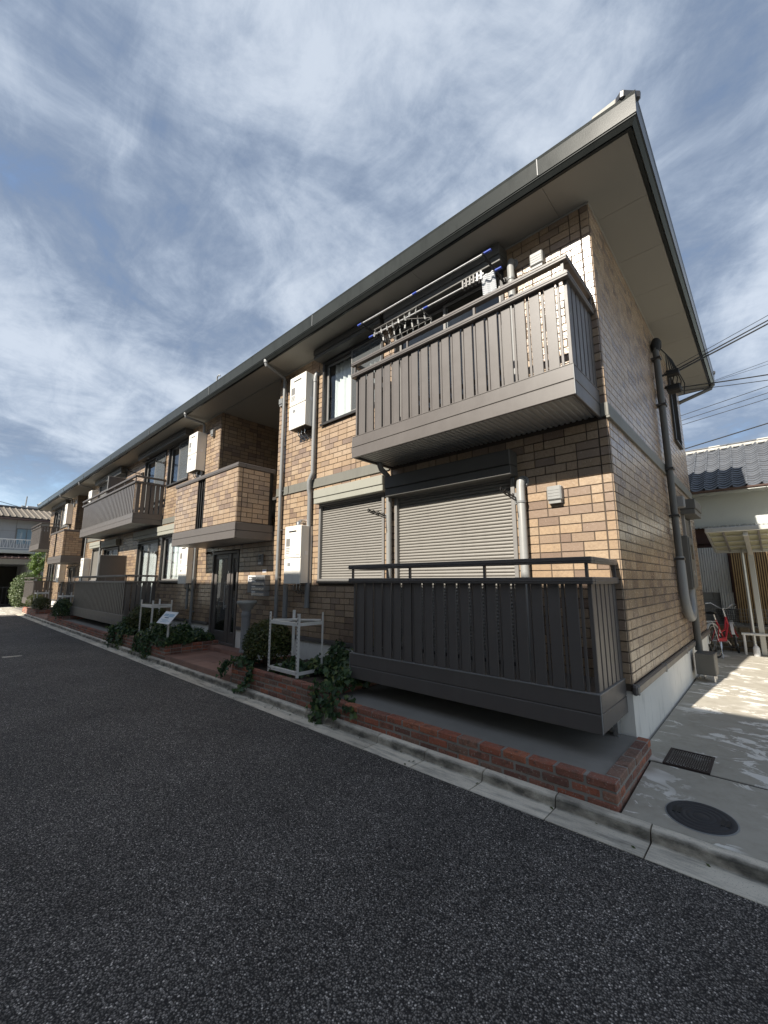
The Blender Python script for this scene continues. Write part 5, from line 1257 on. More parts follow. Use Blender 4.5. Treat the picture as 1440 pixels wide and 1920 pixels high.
# planter beyond the step
ivy('broad dark ivy bed around the tilted notice board', [(-9.7, -8.1, -1.15, -0.05, 0.325, 0.44, 2300), (-8.4, -8.0, -1.15, -0.6, 0.325, 0.30, 400)],
    trails=[([(-9.1, -1.12, 0.44), (-9.1, -1.17, 0.34), (-9.05, -1.20, 0.2), (-9.0, -1.23, 0.09)], 260, 0.16), ([(-9.6, -1.12, 0.44), (-9.62, -1.17, 0.3), (-9.6, -1.20, 0.12)], 150, 0.10)])
ivy('light green ivy tuft by the near entrance door', [(-8.75, -8.2, -0.55, -0.05, 0.34, 0.32, 420)], size=0.055)
bush('brown-green shrub behind the second steel rack', (-10.75, -0.62, 0.66), (0.62, 0.40, 0.38), 10000, 'oval', 0.040, 'shrub_leaf', zb=0.30)
ivy('ivy spilling over the planter beside the double-width balcony', [(-12.0, -10.3, -1.12, -0.7, 0.325, 0.36, 900)],
    trails=[([(-11.5, -1.12, 0.46), (-11.5, -1.17, 0.3), (-11.4, -1.21, 0.08)], 240, 0.16), ([(-10.9, -1.12, 0.46), (-10.9, -1.17, 0.3), (-10.85, -1.21, 0.1)], 200, 0.14)])
bush('dark shrub at the far end of the double-width balcony', (-18.62, -1.0, 0.55), (0.42, 0.30, 0.42), 2600, 'oval', 0.05, 'ivy_leaf', zb=0.08)
bush('low dark shrub in the planter past the double-width balcony', (-20.1, -0.7, 0.5), (0.42, 0.38, 0.30), 1400, 'oval', 0.05, 'shrub_leaf', zb=0.30)
bush('low shrub beside the farthest steel rack', (-24.0, -0.85, 0.55), (0.6, 0.35, 0.34), 1700, 'oval', 0.055, 'shrub_leaf', zb=0.30)
bush('green shrub in front of the farthest balcony', (-26.2, -0.8, 0.6), (0.6, 0.35, 0.40), 1700, 'oval', 0.055, 'shrub_leaf', zb=0.30)
# small tree and pale shrub by the far house
t = thing('tree', 'small bright green tree between the block and the far house', 'tree', (-33.0, 0.15, 0))
q = MB(); q.tube([(-33.0, 0.15, 0), (-33.02, 0.12, 1.2), (-32.98, 0.18, 2.2), (-33.0, 0.12, 3.1)], [0.07, 0.055, 0.04, 0.015], 8)
for i in range(9):
    a = i * 2.4; z = 1.7 + 0.16 * i; q.tube([(-33, 0.14, z), (-33 + 0.3 * math.cos(a), 0.14 + 0.2 * math.sin(a), z + 0.25), (-33 + 0.5 * math.cos(a), 0.14 + 0.35 * math.sin(a), z + 0.4)], [0.02, 0.014, 0.006], 5)
q.build('trunk', 'bark', t, smooth=True)
n = 3600; d = RNG.normal(size=(n, 3)); cl = RNG.normal(size=(26, 3)) * np.array([0.30, 0.24, 0.40]) + np.array([-33.0, 0.10, 2.50]); k = RNG.integers(0, 26, n)
leaf_obj('crown', leaf_mesh('crown', 'tree_leaf', cl[k] + d * np.array([0.14, 0.12, 0.13]), d + np.array([0.2, -0.4, 0.6]), 0.075, OVAL), t)
t = bush('spreading shrub with pale leaves by the far house', (-33.0, -0.50, 1.05), (0.75, 0.62, 1.05), 5200, 'oval', 0.085, 'pale_leaf', zb=0.02, lumps=18, flip=-0.95)

# fallen leaves caught along the gutter and on the step
n = 170
x = np.concatenate([RNG.uniform(-5.6, -2.6, 70), RNG.uniform(-12.0, -8.0, 60), RNG.uniform(-7.9, -5.5, 25), RNG.uniform(-2.6, 0.6, 15)]); y = np.where(RNG.uniform(0, 1, n) < 0.75, RNG.normal(-1.245, 0.02, n), RNG.uniform(-1.45, -1.22, n))
P = np.stack([x, y, np.full(n, 0.010)], 1); N = np.stack([0.25 * RNG.normal(size=n), 0.25 * RNG.normal(size=n), np.ones(n)], 1)
o = leaf_obj('fallen_leaves', leaf_mesh('fallen_leaves', 'shrub_leaf', P, N, 0.026, OVAL), None); tag(o, 'small fallen leaves lying along the concrete gutter', 'leaves', kind='stuff')
# ================================================================ behind the drive: fence, carport, neighbour's house
def corr(q, x0, x1, y, z0, z1, pitch, amp, axis='x'):
    n = int((x1 - x0) / pitch * 6); pr = [(x0 + (x1 - x0) * i / n, y + amp * math.sin(2 * math.pi * i / 6)) for i in range(n + 1)]
    vs = [(a, b, z0) for a, b in pr] + [(a, b, z1) for a, b in pr]; q.add(vs, [(i, i + 1, n + 2 + i, n + 1 + i) for i in range(n)])
YF = 7.62
fw = thing('stone_wall', 'low rough stone wall at the back of the drive', 'stone wall', (3, YF, 0.1))
q = MB(); q.box(-1.2, 7.8, YF + 0.03, YF + 0.2, 0.02, 0.66); q.build('mortar', 'mortar', fw)
smesh = []
for k in range(6):
    s_ = MB(); L, H = rnd.uniform(0.16, 0.26), rnd.uniform(0.11, 0.14); s_.obox((0, 0, 0), ((1, rnd.uniform(-.05, .05), 0), (0, 1, 0), (0, 0, 1)), (L / 2, 0.05, H / 2), 0.028)
    smesh.append((s_.mesh('stone', 'stone'), L, H))
for r_ in range(4):
    x = -1.15 + rnd.uniform(0, 0.1)
    while x < 3.2:
        me, L, H = rnd.choice(smesh); inst('stone', me, fw, (x + L / 2, YF + 0.02 + rnd.uniform(-.012, .012), 0.13 + 0.148 * r_ + rnd.uniform(-.008, .008)), (0, rnd.uniform(-.06, .06), 0)); x += L + 0.014
fm = thing('mesh_fence', 'wire mesh fence panel on top of the stone wall', 'wire fence', (2.5, YF, 0.66))
q = MB()
for z in (0.70, 0.78, 0.86, 0.94, 1.02): q.tube([(-1.2, YF + 0.02, z), (7.5, YF + 0.02, z)], 0.004, 5)
x = -1.2
while x < 4: q.tube([(x, YF + 0.02, 0.64), (x, YF + 0.02, 1.04)], 0.0035, 5); x += 0.06
q.build('wire', 'frame_grey', fm, fix=False)
cf = thing('corrugated_fence', 'grey corrugated metal sheeting behind the bicycle', 'metal fence', (-0.4, YF + 0.5, 0.6))
q = MB(); corr(q, -3.5, 0.36, YF + 0.52, 1.36, 2.42, 0.046, 0.009); q.build('sheet', 'corrugated', cf, smooth=True, fix=False)
q = MB(); corr(q, 0.14, 0.50, YF + 0.47, 0.62, 1.36, 0.046, 0.009); q.build('sheet', 'corrugated', cf, smooth=True, fix=False)
q = MB()
for z in (1.42, 1.85, 2.28):
    for k in range(16): q.lathe([(0.012, -0.003), (0.010, 0.006), (0.0, 0.007)], (-3.3 + k * 0.228, YF + 0.505, z), 6)
q.build('screw', 'dark_frame', cf, fix=False)
bw = thing('block_wall', 'grey concrete block wall under the corrugated sheeting', 'block wall', (-1.5, YF + 0.55, 0))
bme2 = MB(); bme2.box(-0.195, 0.195, -0.05, 0.05, -0.095, 0.095, 0.006); bmm = bme2.mesh('block', 'block')
for r_ in range(7):
    for k in range(10): inst('block', bmm, bw, (-3.3 + k * 0.40 + (0.2 if r_ % 2 else 0) - 0.1, YF + 0.60, 0.1 + r_ * 0.2 - 0.02))
q = MB(); q.box(-3.5, 0.5, YF + 0.565, YF + 0.635, 0, 1.34); q.build('mortar', 'mortar', bw)
sl = thing('slat_screen', 'golden wooden slat screen behind the carport', 'slat screen', (2, YF + 0.45, 0.7))
q = MB(); q.box(-0.011, 0.011, -0.009, 0.009, -0.80, 0.80, 0.003); sme = q.mesh('slat', 'wood_gold')
for k in range(44): inst('slat', sme, sl, (0.44 + k * 0.040, YF + 0.40, 1.50 + rnd.uniform(-.01, .01)), (0, rnd.uniform(-.006, .006), 0))
q = MB()
for k in range(100): q.box(0.44 + (44 + k) * 0.04 - 0.011, 0.44 + (44 + k) * 0.04 + 0.011, YF + 0.391, YF + 0.409, 0.70, 2.3)
tag(q.build('slats', 'wood_gold', sl, fix=False), kind='stuff')
q = MB()
for z in (0.76, 1.46, 2.24): q.box(0.38, 6.2, YF + 0.412, YF + 0.44, z - 0.025, z + 0.025, 0.004)
q.build('rail', 'wood_dark', sl)
q = MB(); q.box(0.38, 6.2, YF + 0.46, YF + 0.47, 0.7, 2.3); q.build('backing', 'wood_dark', sl)

cp = thing('carport', 'small cantilever carport with pale see-through roof panels', 'carport', (0.78, 7.45, 0.12))
for x in (0.79, 3.1):
    q = MB(); q.box(x - 0.045, x + 0.045, 7.30, 7.42, 0.12, 2.28, 0.006); q.bar((x, 7.40, 2.20), (x, 5.86, 2.52), 0.075, 0.09, ch=0.006); q.build('post', 'alu_silver', cp)
def rz_(y): return 2.27 + (7.42 - y) / (7.42 - 5.82) * 0.33
q = MB(); q.box(0.19, 3.9, 5.76, 5.85, 2.565, 2.66, 0.012); q.build('gutter', 'alu_silver', cp)
q = MB(); q.box(0.19, 3.9, 7.36, 7.42, 2.24, 2.31, 0.008); q.build('rear_beam', 'alu_silver', cp)
for x in (0.21, 0.46, 0.98, 1.50, 2.02, 2.54, 3.06, 3.58):
    q = MB(); q.bar((x, 5.85, rz_(5.85)), (x, 7.37, rz_(7.37)), 0.035, 0.045, ch=0.004); q.build('rafter', 'alu_silver' if x < 0.3 else 'frame_grey', cp)
for y in (6.23, 6.62, 7.0):
    q = MB(); q.box(0.23, 3.9, y - 0.016, y + 0.016, rz_(y) - 0.012, rz_(y) + 0.012, 0.003); q.build('purlin', 'alu_silver', cp)
xs_ = (0.23, 0.46, 0.98, 1.50, 2.02, 2.54, 3.06, 3.58)
for a, b in zip(xs_[:-1], xs_[1:]):
    q = MB(); q.add([(a, 5.86, rz_(5.86) + 0.03), (b, 5.86, rz_(5.86) + 0.03), (b, 7.37, rz_(7.37) + 0.03), (a, 7.37, rz_(7.37) + 0.03), (a, 5.86, rz_(5.86) + 0.033), (b, 5.86, rz_(5.86) + 0.033), (b, 7.37, rz_(7.37) + 0.033), (a, 7.37, rz_(7.37) + 0.033)], [(0, 1, 2, 3), (4, 5, 6, 7), (0, 1, 5, 4), (1, 2, 6, 5), (2, 3, 7, 6), (3, 0, 4, 7)])
    q.build('roof_panel', 'cover_poly', cp)
q = MB(); q.tube([(0.66, 7.25, 2.3), (0.66, 7.25, 0.16)], 0.028, 8); q.build('downpipe', 'alu_silver', cp, smooth=True)
br = thing('pipe_barrier', 'low cream pipe barrier in front of the carport post', 'barrier', (1.0, 7.2, 0.12))
q = MB(); q.tube([(0.47, 7.18, 0.54), (3.0, 7.18, 0.56)], 0.026, 10)
q.build('rail', 'white_steel', br, smooth=True)
for x in (0.505, 1.05, 1.9, 2.8):
    q = MB(); q.tube([(x, 7.18, 0.12), (x, 7.18, 0.53)], 0.024, 10); q.build('leg', 'white_steel', br, smooth=True)
wb = thing('water_jug', 'white plastic jug standing by the carport post', 'jug', (0.68, 7.12, 0.12))
q = MB(); q.lathe([(0.0, 0.0), (0.05, 0.0), (0.055, 0.02), (0.055, 0.15), (0.04, 0.19), (0.018, 0.21), (0.018, 0.235)], (0.675, 7.10, 0.12), 14); q.build('body', 'white_plastic', wb, smooth=True)

# neighbour's tiled house
nb = thing('neighbour_house', 'white rendered house with blue-grey pantile roof behind the carport', 'house', (2, 10, 0))
YE, ZEV = 8.05, 3.80
q = MB(); q.box(-4.5, 9, YE + 0.62, YE + 5, 2.96, 3.78); q.build('wall', 'stucco', nb)
q = MB(); q.box(-4.5, 9, YE + 0.66, YE + 4.9, 0, 2.955); q.build('lower_wall', 'wood_dark', nb)
for k in range(9):
    q = MB(); q.box(-4.0 + k * 1.1, -3.9 + k * 1.1, YE + 0.60, YE + 0.659, 1.9, 2.94, 0.004); q.build('stud', 'wood_dark', nb)
q = MB(); q.box(-4.5, 9, YE + 0.60, YE + 0.658, 2.55, 2.66, 0.004); q.build('beam', 'wood_dark', nb)
q = MB(); corr(q, -4.5, 9, 0, 0, 1, 0.076, 0.010)
vs = []
for (x, y, z) in q.v: vs.append((x, YE + 0.60 - 0.16 * (1 - z), 2.98 - 0.05 * (1 - z) + y))
q.v = vs; q.build('canopy', 'corrugated', nb, fix=False)
q = MB(); q.box(-4.6, 9.1, YE + 0.02, YE + 0.62, ZEV - 0.04, ZEV - 0.02); q.box(-4.6, 9.1, YE + 0.02, YE + 0.05, ZEV - 0.08, ZEV - 0.041, 0.003); q.build('eave_board', 'stucco', nb)
q = MB()
pr = [(YE - 0.10 + 0.055 * math.cos(a), ZEV - 0.02 + 0.055 * math.sin(a)) for a in np.linspace(math.pi, 2 * math.pi, 9)]
q.sheet(pr, -4.6, 9.1, 'x'); q.build('gutter', 'brown_metal', nb, smooth=True, fix=False)
for k in range(8):
    q = MB(); q.bar((-0.6 + k * 0.9, YE - 0.16, ZEV - 0.02), (-0.6 + k * 0.9, YE + 0.06, ZEV + 0.0), 0.012, 0.012); q.build('gutter_bracket', 'steel', nb)
SL = math.atan2(1.66, 2.55); PT, RW = 0.262, 0.142; NR = 20; TT = 0.15; cs2, sn2 = math.cos(SL - TT), math.sin(SL - TT)
tq = MB(); nseg = 10; pro = []
for i in range(nseg + 1):
    u = i / nseg; pro.append((u * PT * 1.04, -0.026 * math.sin(u * 2 * math.pi * 0.82 - 0.35) + (0.024 * math.exp(-((u - 0.93) / 0.10) ** 2))))
vt = [(x, 0, h) for x, h in pro] + [(x, RW * 1.18, h - 0.004) for x, h in pro] + [(x, 0, h - 0.022) for x, h in pro]
nn_ = nseg + 1
tq.add(vt, [(i, i + 1, nn_ + i + 1, nn_ + i) for i in range(nseg)] + [(i, 2 * nn_ + i, 2 * nn_ + i + 1, i + 1) for i in range(nseg)])
tme = tq.mesh('roof_tile', 'roof_tile', smooth=True, fix=False)
rf = MB(); rf.add([(-4.6, YE, ZEV + 0.0), (9.1, YE, ZEV + 0.0), (9.1, YE + 2.6, ZEV + 2.6 * math.tan(SL)), (-4.6, YE + 2.6, ZEV + 2.6 * math.tan(SL)), (9.1, YE + 5.2, ZEV), (-4.6, YE + 5.2, ZEV)], [(0, 1, 2, 3), (3, 2, 4, 5)])
roof2 = rf.build('roof', 'ceramic_dark', nb, fix=False)
st2 = MB(); cs, sn = math.cos(SL), math.sin(SL)
for r_ in range(NR):
    for k in range(-6, 30):
        x = -0.15 + k * PT; s_ = -0.06 + r_ * RW
        if s_ > 2.9: continue
        o = V((x, YE + s_ * cs, ZEV + s_ * sn + 0.055 + rnd.uniform(-.003, .003)))
        if -2 <= k <= 8 and r_ < 20: inst('roof_tile', tme, roof2, o, (SL - TT, 0, rnd.uniform(-.006, .006)))
        elif k < 22:
            vs = [(o.x + a, o.y + b * cs2 - h * sn2, o.z + b * sn2 + h * cs2) for a, b, h in vt]; st2.add(vs, tq.f)
tag(st2.build('roof_tiles', 'roof_tile', roof2, smooth=True, fix=False), kind='stuff')
yr, zr = YE + 2.85 * cs, ZEV + 2.85 * sn
for k in range(-5, 22):
    q = MB(); x = -0.15 + k * PT + 0.03
    pr = [(yr + 0.03 + 0.10 * math.cos(a), zr + 0.085 + 0.05 * math.sin(a)) for a in np.linspace(0, math.pi, 8)]
    if -2 <= k <= 9:
        q.prism(pr, x, x + PT - 0.006); q.build('ridge_tile', 'cap_white' if k % 4 == 1 else 'roof_tile', roof2, smooth=True)
q = MB(); q.box(-1.6, 9, yr - 0.05, yr + 0.14, zr - 0.05, zr + 0.085, 0.01); q.build('ridge_bed', 'cap_white', roof2)
for k in range(-2, 9):
    q = MB(); x = -0.15 + k * PT; q.lathe([(0.0, -0.01), (0.085, 0), (0.08, 0.02), (0.0, 0.022)], (0, 0, 0), 10)
    q.v = [(x + 0.11 + a, yr - 0.11 + b * 0.35, zr + 0.005 + c_ + b * 0.3) for a, b, c_ in q.v]; q.build('ridge_plaster', 'cap_white', roof2)

# ================================================================ bicycle at the rear corner
bk = thing('bicycle', 'red step-through city bicycle with front basket leaning by the end wall', 'bicycle', (0.25, 6.8, 0.12))
ra, fa = V((0.115, 6.37, 0.12 + 0.33)), V((0.315, 7.12, 0.12 + 0.33))
fd = (fa - ra); fd.z = 0; WBL = fd.length; fd.normalize(); lean = V((-0.10, 0, 0)); sd_ = V((fd.y, -fd.x, 0))
upb = (V((0, 0, 1)) - sd_ * 0.10).normalized()
def bp(f, h, s_=0.0): return V((ra.x, ra.y, 0.12)) + fd * f + upb * h + sd_ * s_
def wheel(f, ang):
    d = (fd * math.cos(ang) + sd_ * math.sin(ang)); ax = d.cross(upb).normalized(); c = bp(f, 0.32)
    q = MB(); q.ring(c, ax, 0.305, 0.019, 36, 8); w = q.build('wheel', 'rubber', bk, smooth=True)
    q = MB(); q.ring(c, ax, 0.283, 0.011, 36, 6); q.build('rim', 'steel', w, smooth=True)
    q = MB(); q.tube([c - ax * 0.045, c + ax * 0.045], 0.018, 10)
    for k in range(18):
        a = k * 2 * math.pi / 18; e_ = d * math.cos(a) + upb * math.sin(a); q.tube([c + ax * (0.02 if k % 2 else -0.02), c + e_ * 0.278], 0.0016, 4)
    q.build('spokes', 'steel', w, fix=False)
    q = MB(); rr2 = 0.345; pts = []
    for k in range(13):
        a = R(-5 + k * 13.5) if f < 0.3 else R(15 + k * 12); pts.append(c + d * (-math.cos(a) * rr2) + upb * (math.sin(a) * rr2))
    for i in range(12):
        p, q_ = pts[i], pts[i + 1]; n_ = ((p + q_) / 2 - c).normalized(); q.obox((p + q_) / 2, ((q_ - p), ax, n_), ((q_ - p).length / 2 + 0.002, 0.027, 0.003))
    q.build('mudguard', 'white_steel', bk)
    return c, ax, d
rc, rax, _ = wheel(0.0, 0.0); fc_, fax, fdd = wheel(WBL + 0.25, R(-16))
Fw = WBL + 0.25
bb, seat_t, head_b, head_t = bp(0.44, 0.29), bp(0.26, 0.72), bp(0.80, 0.60), bp(0.77, 0.76)
q = MB(); q.tube([bb, seat_t], 0.017, 10); q.tube([head_b, bp(0.62, 0.42), bp(0.50, 0.31), bb], 0.022, 10); q.tube([head_t - upb * 0.03, bp(0.58, 0.50), bp(0.36, 0.47)], 0.018, 10); q.tube([head_b, head_t], 0.022, 10)
for s_ in (-0.055, 0.055): q.tube([bb + sd_ * s_ * 0.5, rc + sd_ * s_], 0.010, 8); q.tube([bp(0.30, 0.62) + sd_ * s_ * 0.4, rc + sd_ * s_], 0.009, 8)
q.build('frame', 'red_paint', bk, smooth=True)
q = MB()
for s_ in (-0.05, 0.05): q.tube([head_b + upb * -0.02, bp(0.86, 0.55) + fax * s_, fc_ + fax * s_], 0.011, 8)
q.build('fork', 'red_paint', bk, smooth=True)
q = MB(); q.tube([seat_t, bp(0.225, 0.83)], 0.013, 8); q.build('seat_post', 'chrome', bk, smooth=True)
q = MB(); sp_ = [(-0.14, 0.09), (-0.10, 0.105), (-0.02, 0.09), (0.06, 0.045), (0.14, 0.022)]
vs = []
for f_, w_ in sp_:
    for s_, h_ in ((-w_, -0.03), (-w_ * 0.8, 0.01), (0, 0.025), (w_ * 0.8, 0.01), (w_, -0.03)): vs.append(bp(0.22 + f_, 0.86 + h_ + (0.012 if f_ < -0.05 else 0), s_))
q.add(vs, [(i * 5 + j, i * 5 + j + 1, (i + 1) * 5 + j + 1, (i + 1) * 5 + j) for i in range(4) for j in range(4)] + [(0, 1, 2, 3, 4), (20, 24, 23, 22, 21)] + [(i * 5, (i + 1) * 5, (i + 1) * 5 + 4, i * 5 + 4) for i in range(4)]); q.build('saddle', 'black', bk, smooth=True)
hb = bp(0.745, 0.93)
q = MB(); q.tube([head_t, hb], 0.012, 8); hd = (sd_ * math.cos(R(-16)) + fd * math.sin(R(16))).normalized(); q.build('stem', 'chrome', bk, smooth=True)
q = MB(); L_ = [hb + sd_ * s_ + upb * h_ + fd * f_ for s_, h_, f_ in ((-0.30, 0.06, -0.20), (-0.26, 0.10, -0.08), (-0.20, 0.11, 0.0), (-0.10, 0.03, 0.03), (-0.04, 0.0, 0.02), (0.04, 0.0, 0.02), (0.10, 0.03, 0.03), (0.20, 0.11, 0.0), (0.26, 0.10, -0.08), (0.30, 0.06, -0.20))]
q.tube(L_, 0.011, 8); hbar = q.build('handlebar', 'chrome', bk, smooth=True)
for a, b in ((L_[0], L_[1]), (L_[-1], L_[-2])):
    q = MB(); q.tube([a, a.lerp(b, 0.75)], 0.017, 8); q.build('grip', 'black', bk, smooth=True)
for a in (L_[1], L_[-2]):
    q = MB(); q.tube([a + fd * 0.03, a + fd * 0.02 - upb * 0.03 - fd * 0.1, a - upb * 0.05 - fd * 0.14], 0.005, 6); q.build('brake_lever', 'steel', bk, smooth=True)
q = MB(); c0 = bp(0.98, 0.66)
def bq_(u, v, h): w_ = 0.13 + 0.035 * h / 0.24; return c0 + fd * (u * (0.11 + 0.02 * h / 0.24)) + sd_ * (v * w_) + upb * h
for h in np.linspace(0, 0.24, 7):
    q.tube([bq_(-1, -1, h), bq_(1, -1, h), bq_(1, 1, h), bq_(-1, 1, h), bq_(-1, -1, h)], 0.0035 if h < 0.23 else 0.006, 5)
for s_ in np.linspace(-1, 1, 9):
    for a in (-1, 1): q.tube([bq_(a, s_, 0), bq_(a, s_, 0.24)], 0.003, 4); q.tube([bq_(s_, a, 0), bq_(s_, a, 0.24)], 0.003, 4)
    q.tube([bq_(-1, s_, 0), bq_(1, s_, 0)], 0.003, 4)
q.build('basket', 'black', bk, fix=False)
q = MB()
for s_ in (-0.06, -0.02, 0.02, 0.06): q.tube([bp(0.16, 0.70, s_), bp(-0.26, 0.70, s_)], 0.005, 6)
for f_ in (0.14, 0.0, -0.13, -0.26): q.tube([bp(f_, 0.70, -0.065), bp(f_, 0.70, 0.065)], 0.005, 6)
for s_ in (-0.07, 0.07): q.tube([bp(-0.10, 0.70, s_), bp(0.0, 0.33, s_ * 0.9)], 0.005, 6)
q.build('carrier', 'chrome', bk, smooth=True)
q = MB(); q.lathe([(0.0, 0.0), (0.033, 0.0), (0.030, 0.012), (0.0, 0.016)], (0, 0, 0), 14)
cc = bp(-0.335, 0.545); q.v = [tuple(cc + sd_ * a + upb * b - fd * c_) for a, b, c_ in q.v]; q.build('reflector', 'red_paint', bk, smooth=True)
q = MB(); q.tube([bb - sd_ * 0.04, bb + sd_ * 0.06], 0.03, 12); q.tube([bb + sd_ * 0.07, bb + sd_ * 0.07 - upb * 0.12 + fd * 0.1], 0.008, 6); q.tube([bb - sd_ * 0.06, bb - sd_ * 0.06 + upb * 0.12 - fd * 0.1], 0.008, 6); q.box(0, 0.001, 0, 0.001, 0, 0.001); q.build('crank', 'steel', bk, smooth=True)
for s_, u_ in ((0.10, -0.12), (-0.10, 0.12)):
    q = MB(); q.obox(bb + sd_ * s_ + upb * u_ + fd * (0.1 if u_ < 0 else -0.1), (fd, sd_, upb), (0.045, 0.035, 0.011), 0.004); q.build('pedal', 'black', bk)
q = MB(); q.obox(bp(0.22, 0.335, 0.045), (fd, upb, sd_), (0.22, 0.035, 0.012), 0.01); q.build('chain_guard', 'red_paint', bk)
q = MB()
for s_ in (-0.075, 0.075): q.tube([rc + sd_ * s_, V((rc.x, rc.y, 0.127)) + sd_ * (s_ * 1.9) - fd * 0.10], 0.008, 6)
a = V((rc.x, rc.y, 0.128)) - fd * 0.10; q.tube([a - sd_ * 0.143, a + sd_ * 0.143], 0.007, 6); q.build('stand', 'steel', bk, smooth=True)
q = MB(); q.lathe([(0.0, 0), (0.028, 0.0), (0.034, 0.035), (0.03, 0.05), (0.0, 0.05)], (0, 0, 0), 12); cc = bp(0.93, 0.60); q.v = [tuple(cc + sd_ * a_ + upb * b_ + fd * c_) for a_, b_, c_ in q.v]; q.build('lamp', 'white_plastic', bk, smooth=True)

# ================================================================ the house closing the lane
hs = thing('far_house', 'grey two-storey house with old tile roof and white balcony rail', 'house', (-39, -2, 0))
X0 = -36.0
q = MB(); q.box(-44, X0, -9, 6.0, 2.75, 5.74); q.box(-44, X0, 0.0, 6.0, 0, 2.749); q.box(-44, X0 - 0.0, -9, -6.2, 0, 2.749); q.box(-44, -41, -6.2, 0.0, 0, 2.749); q.build('wall', 'stucco_grey', hs)
q = MB()
for y in (-6.5, -4.5, -2.5, -0.95, 1.5, 3.5): q.box(X0, X0 + 0.006, y - 0.012, y + 0.012, 3.5, 5.7)
for z in (4.2, 4.95): q.box(X0, X0 + 0.006, -9, 6, z - 0.008, z + 0.008)
q.build('panel_joint', 'frame_grey', hs)
q = MB(); q.box(X0 - 0.03, X0 + 0.03, -0.93, -0.88, 4.1, 5.1); q.box(X0 - 0.03, X0 + 0.03, 0.05, 0.1, 4.1, 5.1); q.box(X0 - 0.03, X0 + 0.03, -0.93, 0.1, 5.101, 5.15); q.box(X0 - .03, X0 + .03, -0.40, -0.36, 4.1, 5.1); w = q.build('window', 'frame_grey', hs)
q = MB(); q.box(X0 + 0.004, X0 + 0.012, -0.88, 0.05, 4.1, 5.1); q.build('curtain', 'cloth_blue', w)
q = MB(); q.box(X0 + 0.014, X0 + 0.02, -0.88, 0.05, 4.1, 5.1); q.build('pane', 'glass', w)
q = MB(); q.box(X0, X0 + 0.85, -7.5, 0.05, 3.42, 3.66, 0.02); bal_ = q.build('balcony', 'stucco', hs)
q = MB(); q.box(X0 + 0.82, X0 + 0.87, -7.5, 0.05, 4.30, 4.36, 0.006); q.box(X0 + 0.83, X0 + 0.86, -7.5, 0.05, 3.74, 3.78, 0.004); q.build('rail', 'white_plastic', bal_)
y = -7.3; k = 0
while y < 0.0:
    q = MB(); q.bar((X0 + 0.845, y, 3.76), (X0 + 0.845, y, 4.31), 0.03, 0.03, (0, 1, 0)); q.build('baluster', 'white_plastic', bal_)
    q = MB(); q.bar((X0 + 0.845, y + 0.06, 4.30), (X0 + 0.845, y + 0.16, 3.78), 0.02, 0.02, (1, 0, 0)); q.bar((X0 + 0.845, y + 0.26, 4.30), (X0 + 0.845, y + 0.16, 3.78), 0.02, 0.02, (1, 0, 0)); q.build('lattice_bar', 'white_plastic', bal_)
    y += 0.33
q = MB(); q.add([(X0, -9, 3.40), (X0, 0.5, 3.40), (X0 + 1.15, 0.5, 3.12), (X0 + 1.15, -9, 3.12), (X0, -9, 3.34), (X0, 0.5, 3.34), (X0 + 1.15, 0.5, 3.04), (X0 + 1.15, -9, 3.04)], [(0, 1, 2, 3), (4, 5, 6, 7), (2, 3, 7, 6), (0, 3, 7, 4), (1, 2, 6, 5)]); lr = q.build('lower_roof', 'brown_metal', hs)
for k in range(14):
    q = MB(); y = -4.0 + k * 0.33; q.bar((X0 + 0.02, y, 3.415), (X0 + 1.18, y, 3.13), 0.10, 0.05, ch=0.015); q.build('roof_rib', 'brown_metal', lr)
q = MB(); q.box(-40.9, X0 - 0.05, -6.1, -0.1, 0.0, 0.01); q.box(-40.95, -40.9, -6.1, -0.1, 0, 2.7); q.build('garage', 'interior', hs)
SL3 = 0.25
q = MB(); q.add([(X0 + 0.75, -9.6, 5.78), (X0 + 0.75, 6.6, 5.78), (-40, 6.6, 5.78 + 4.75 * SL3), (-40, -9.6, 5.78 + 4.75 * SL3), (-44.75, 6.6, 5.78), (-44.75, -9.6, 5.78)], [(0, 1, 2, 3), (3, 2, 4, 5)]); rf = q.build('roof', 'tile_old', hs, fix=False)
q = MB(); q.box(X0, X0 + 0.74, -9.5, 6.5, 5.70, 5.74); q.box(X0 + 0.70, X0 + 0.78, -9.6, 6.6, 5.66, 5.76, 0.01); q.build('eave', 'brown_metal', hs)
sl_ = math.hypot(1, SL3)
tl = MB(); tl.prism([(-0.14, 0.0), (-0.06, 0.005), (0.06, 0.005), (0.09, 0.05), (0.12, 0.075), (0.155, 0.05), (0.165, 0.0)], 0, 0.34, 'x')
# a tile: rib along the fall; here x is the fall direction
ang = math.atan(SL3); tme2 = tl.mesh('roof_tile', 'tile_old', smooth=False)
for r_ in range(14):
    for k in range(18):
        y = -4.2 + k * 0.33; s_ = r_ * 0.335
        o = V((X0 + 0.80 - (s_ + 0.34) * math.cos(ang), y, 5.80 + (s_ + 0.34) * math.sin(ang) + 0.01))
        inst('roof_tile', tme2, rf, o, (0, ang - 0.03, 0))
q = MB(); q.bar((-40, -9.7, 5.78 + 4.75 * SL3 + 0.08), (-40, 6.7, 5.78 + 4.75 * SL3 + 0.08), 0.3, 0.22, ch=0.05); q.build('ridge', 'ceramic_dark', rf)
gate = thing('garden_gate', 'dark gate and clutter in the garage opening of the far house', 'gate', (-35.9, -2, 0))
q = MB()
for k in range(16): q.box(-35.90, -35.87, -3.6 + k * 0.2, -3.57 + k * 0.2, 0.05, 1.25)
q.box(-35.91, -35.86, -3.7, -0.4, 0.1, 0.15); q.box(-35.91, -35.86, -3.7, -0.4, 1.2, 1.25); q.build('bars', 'iron', gate)
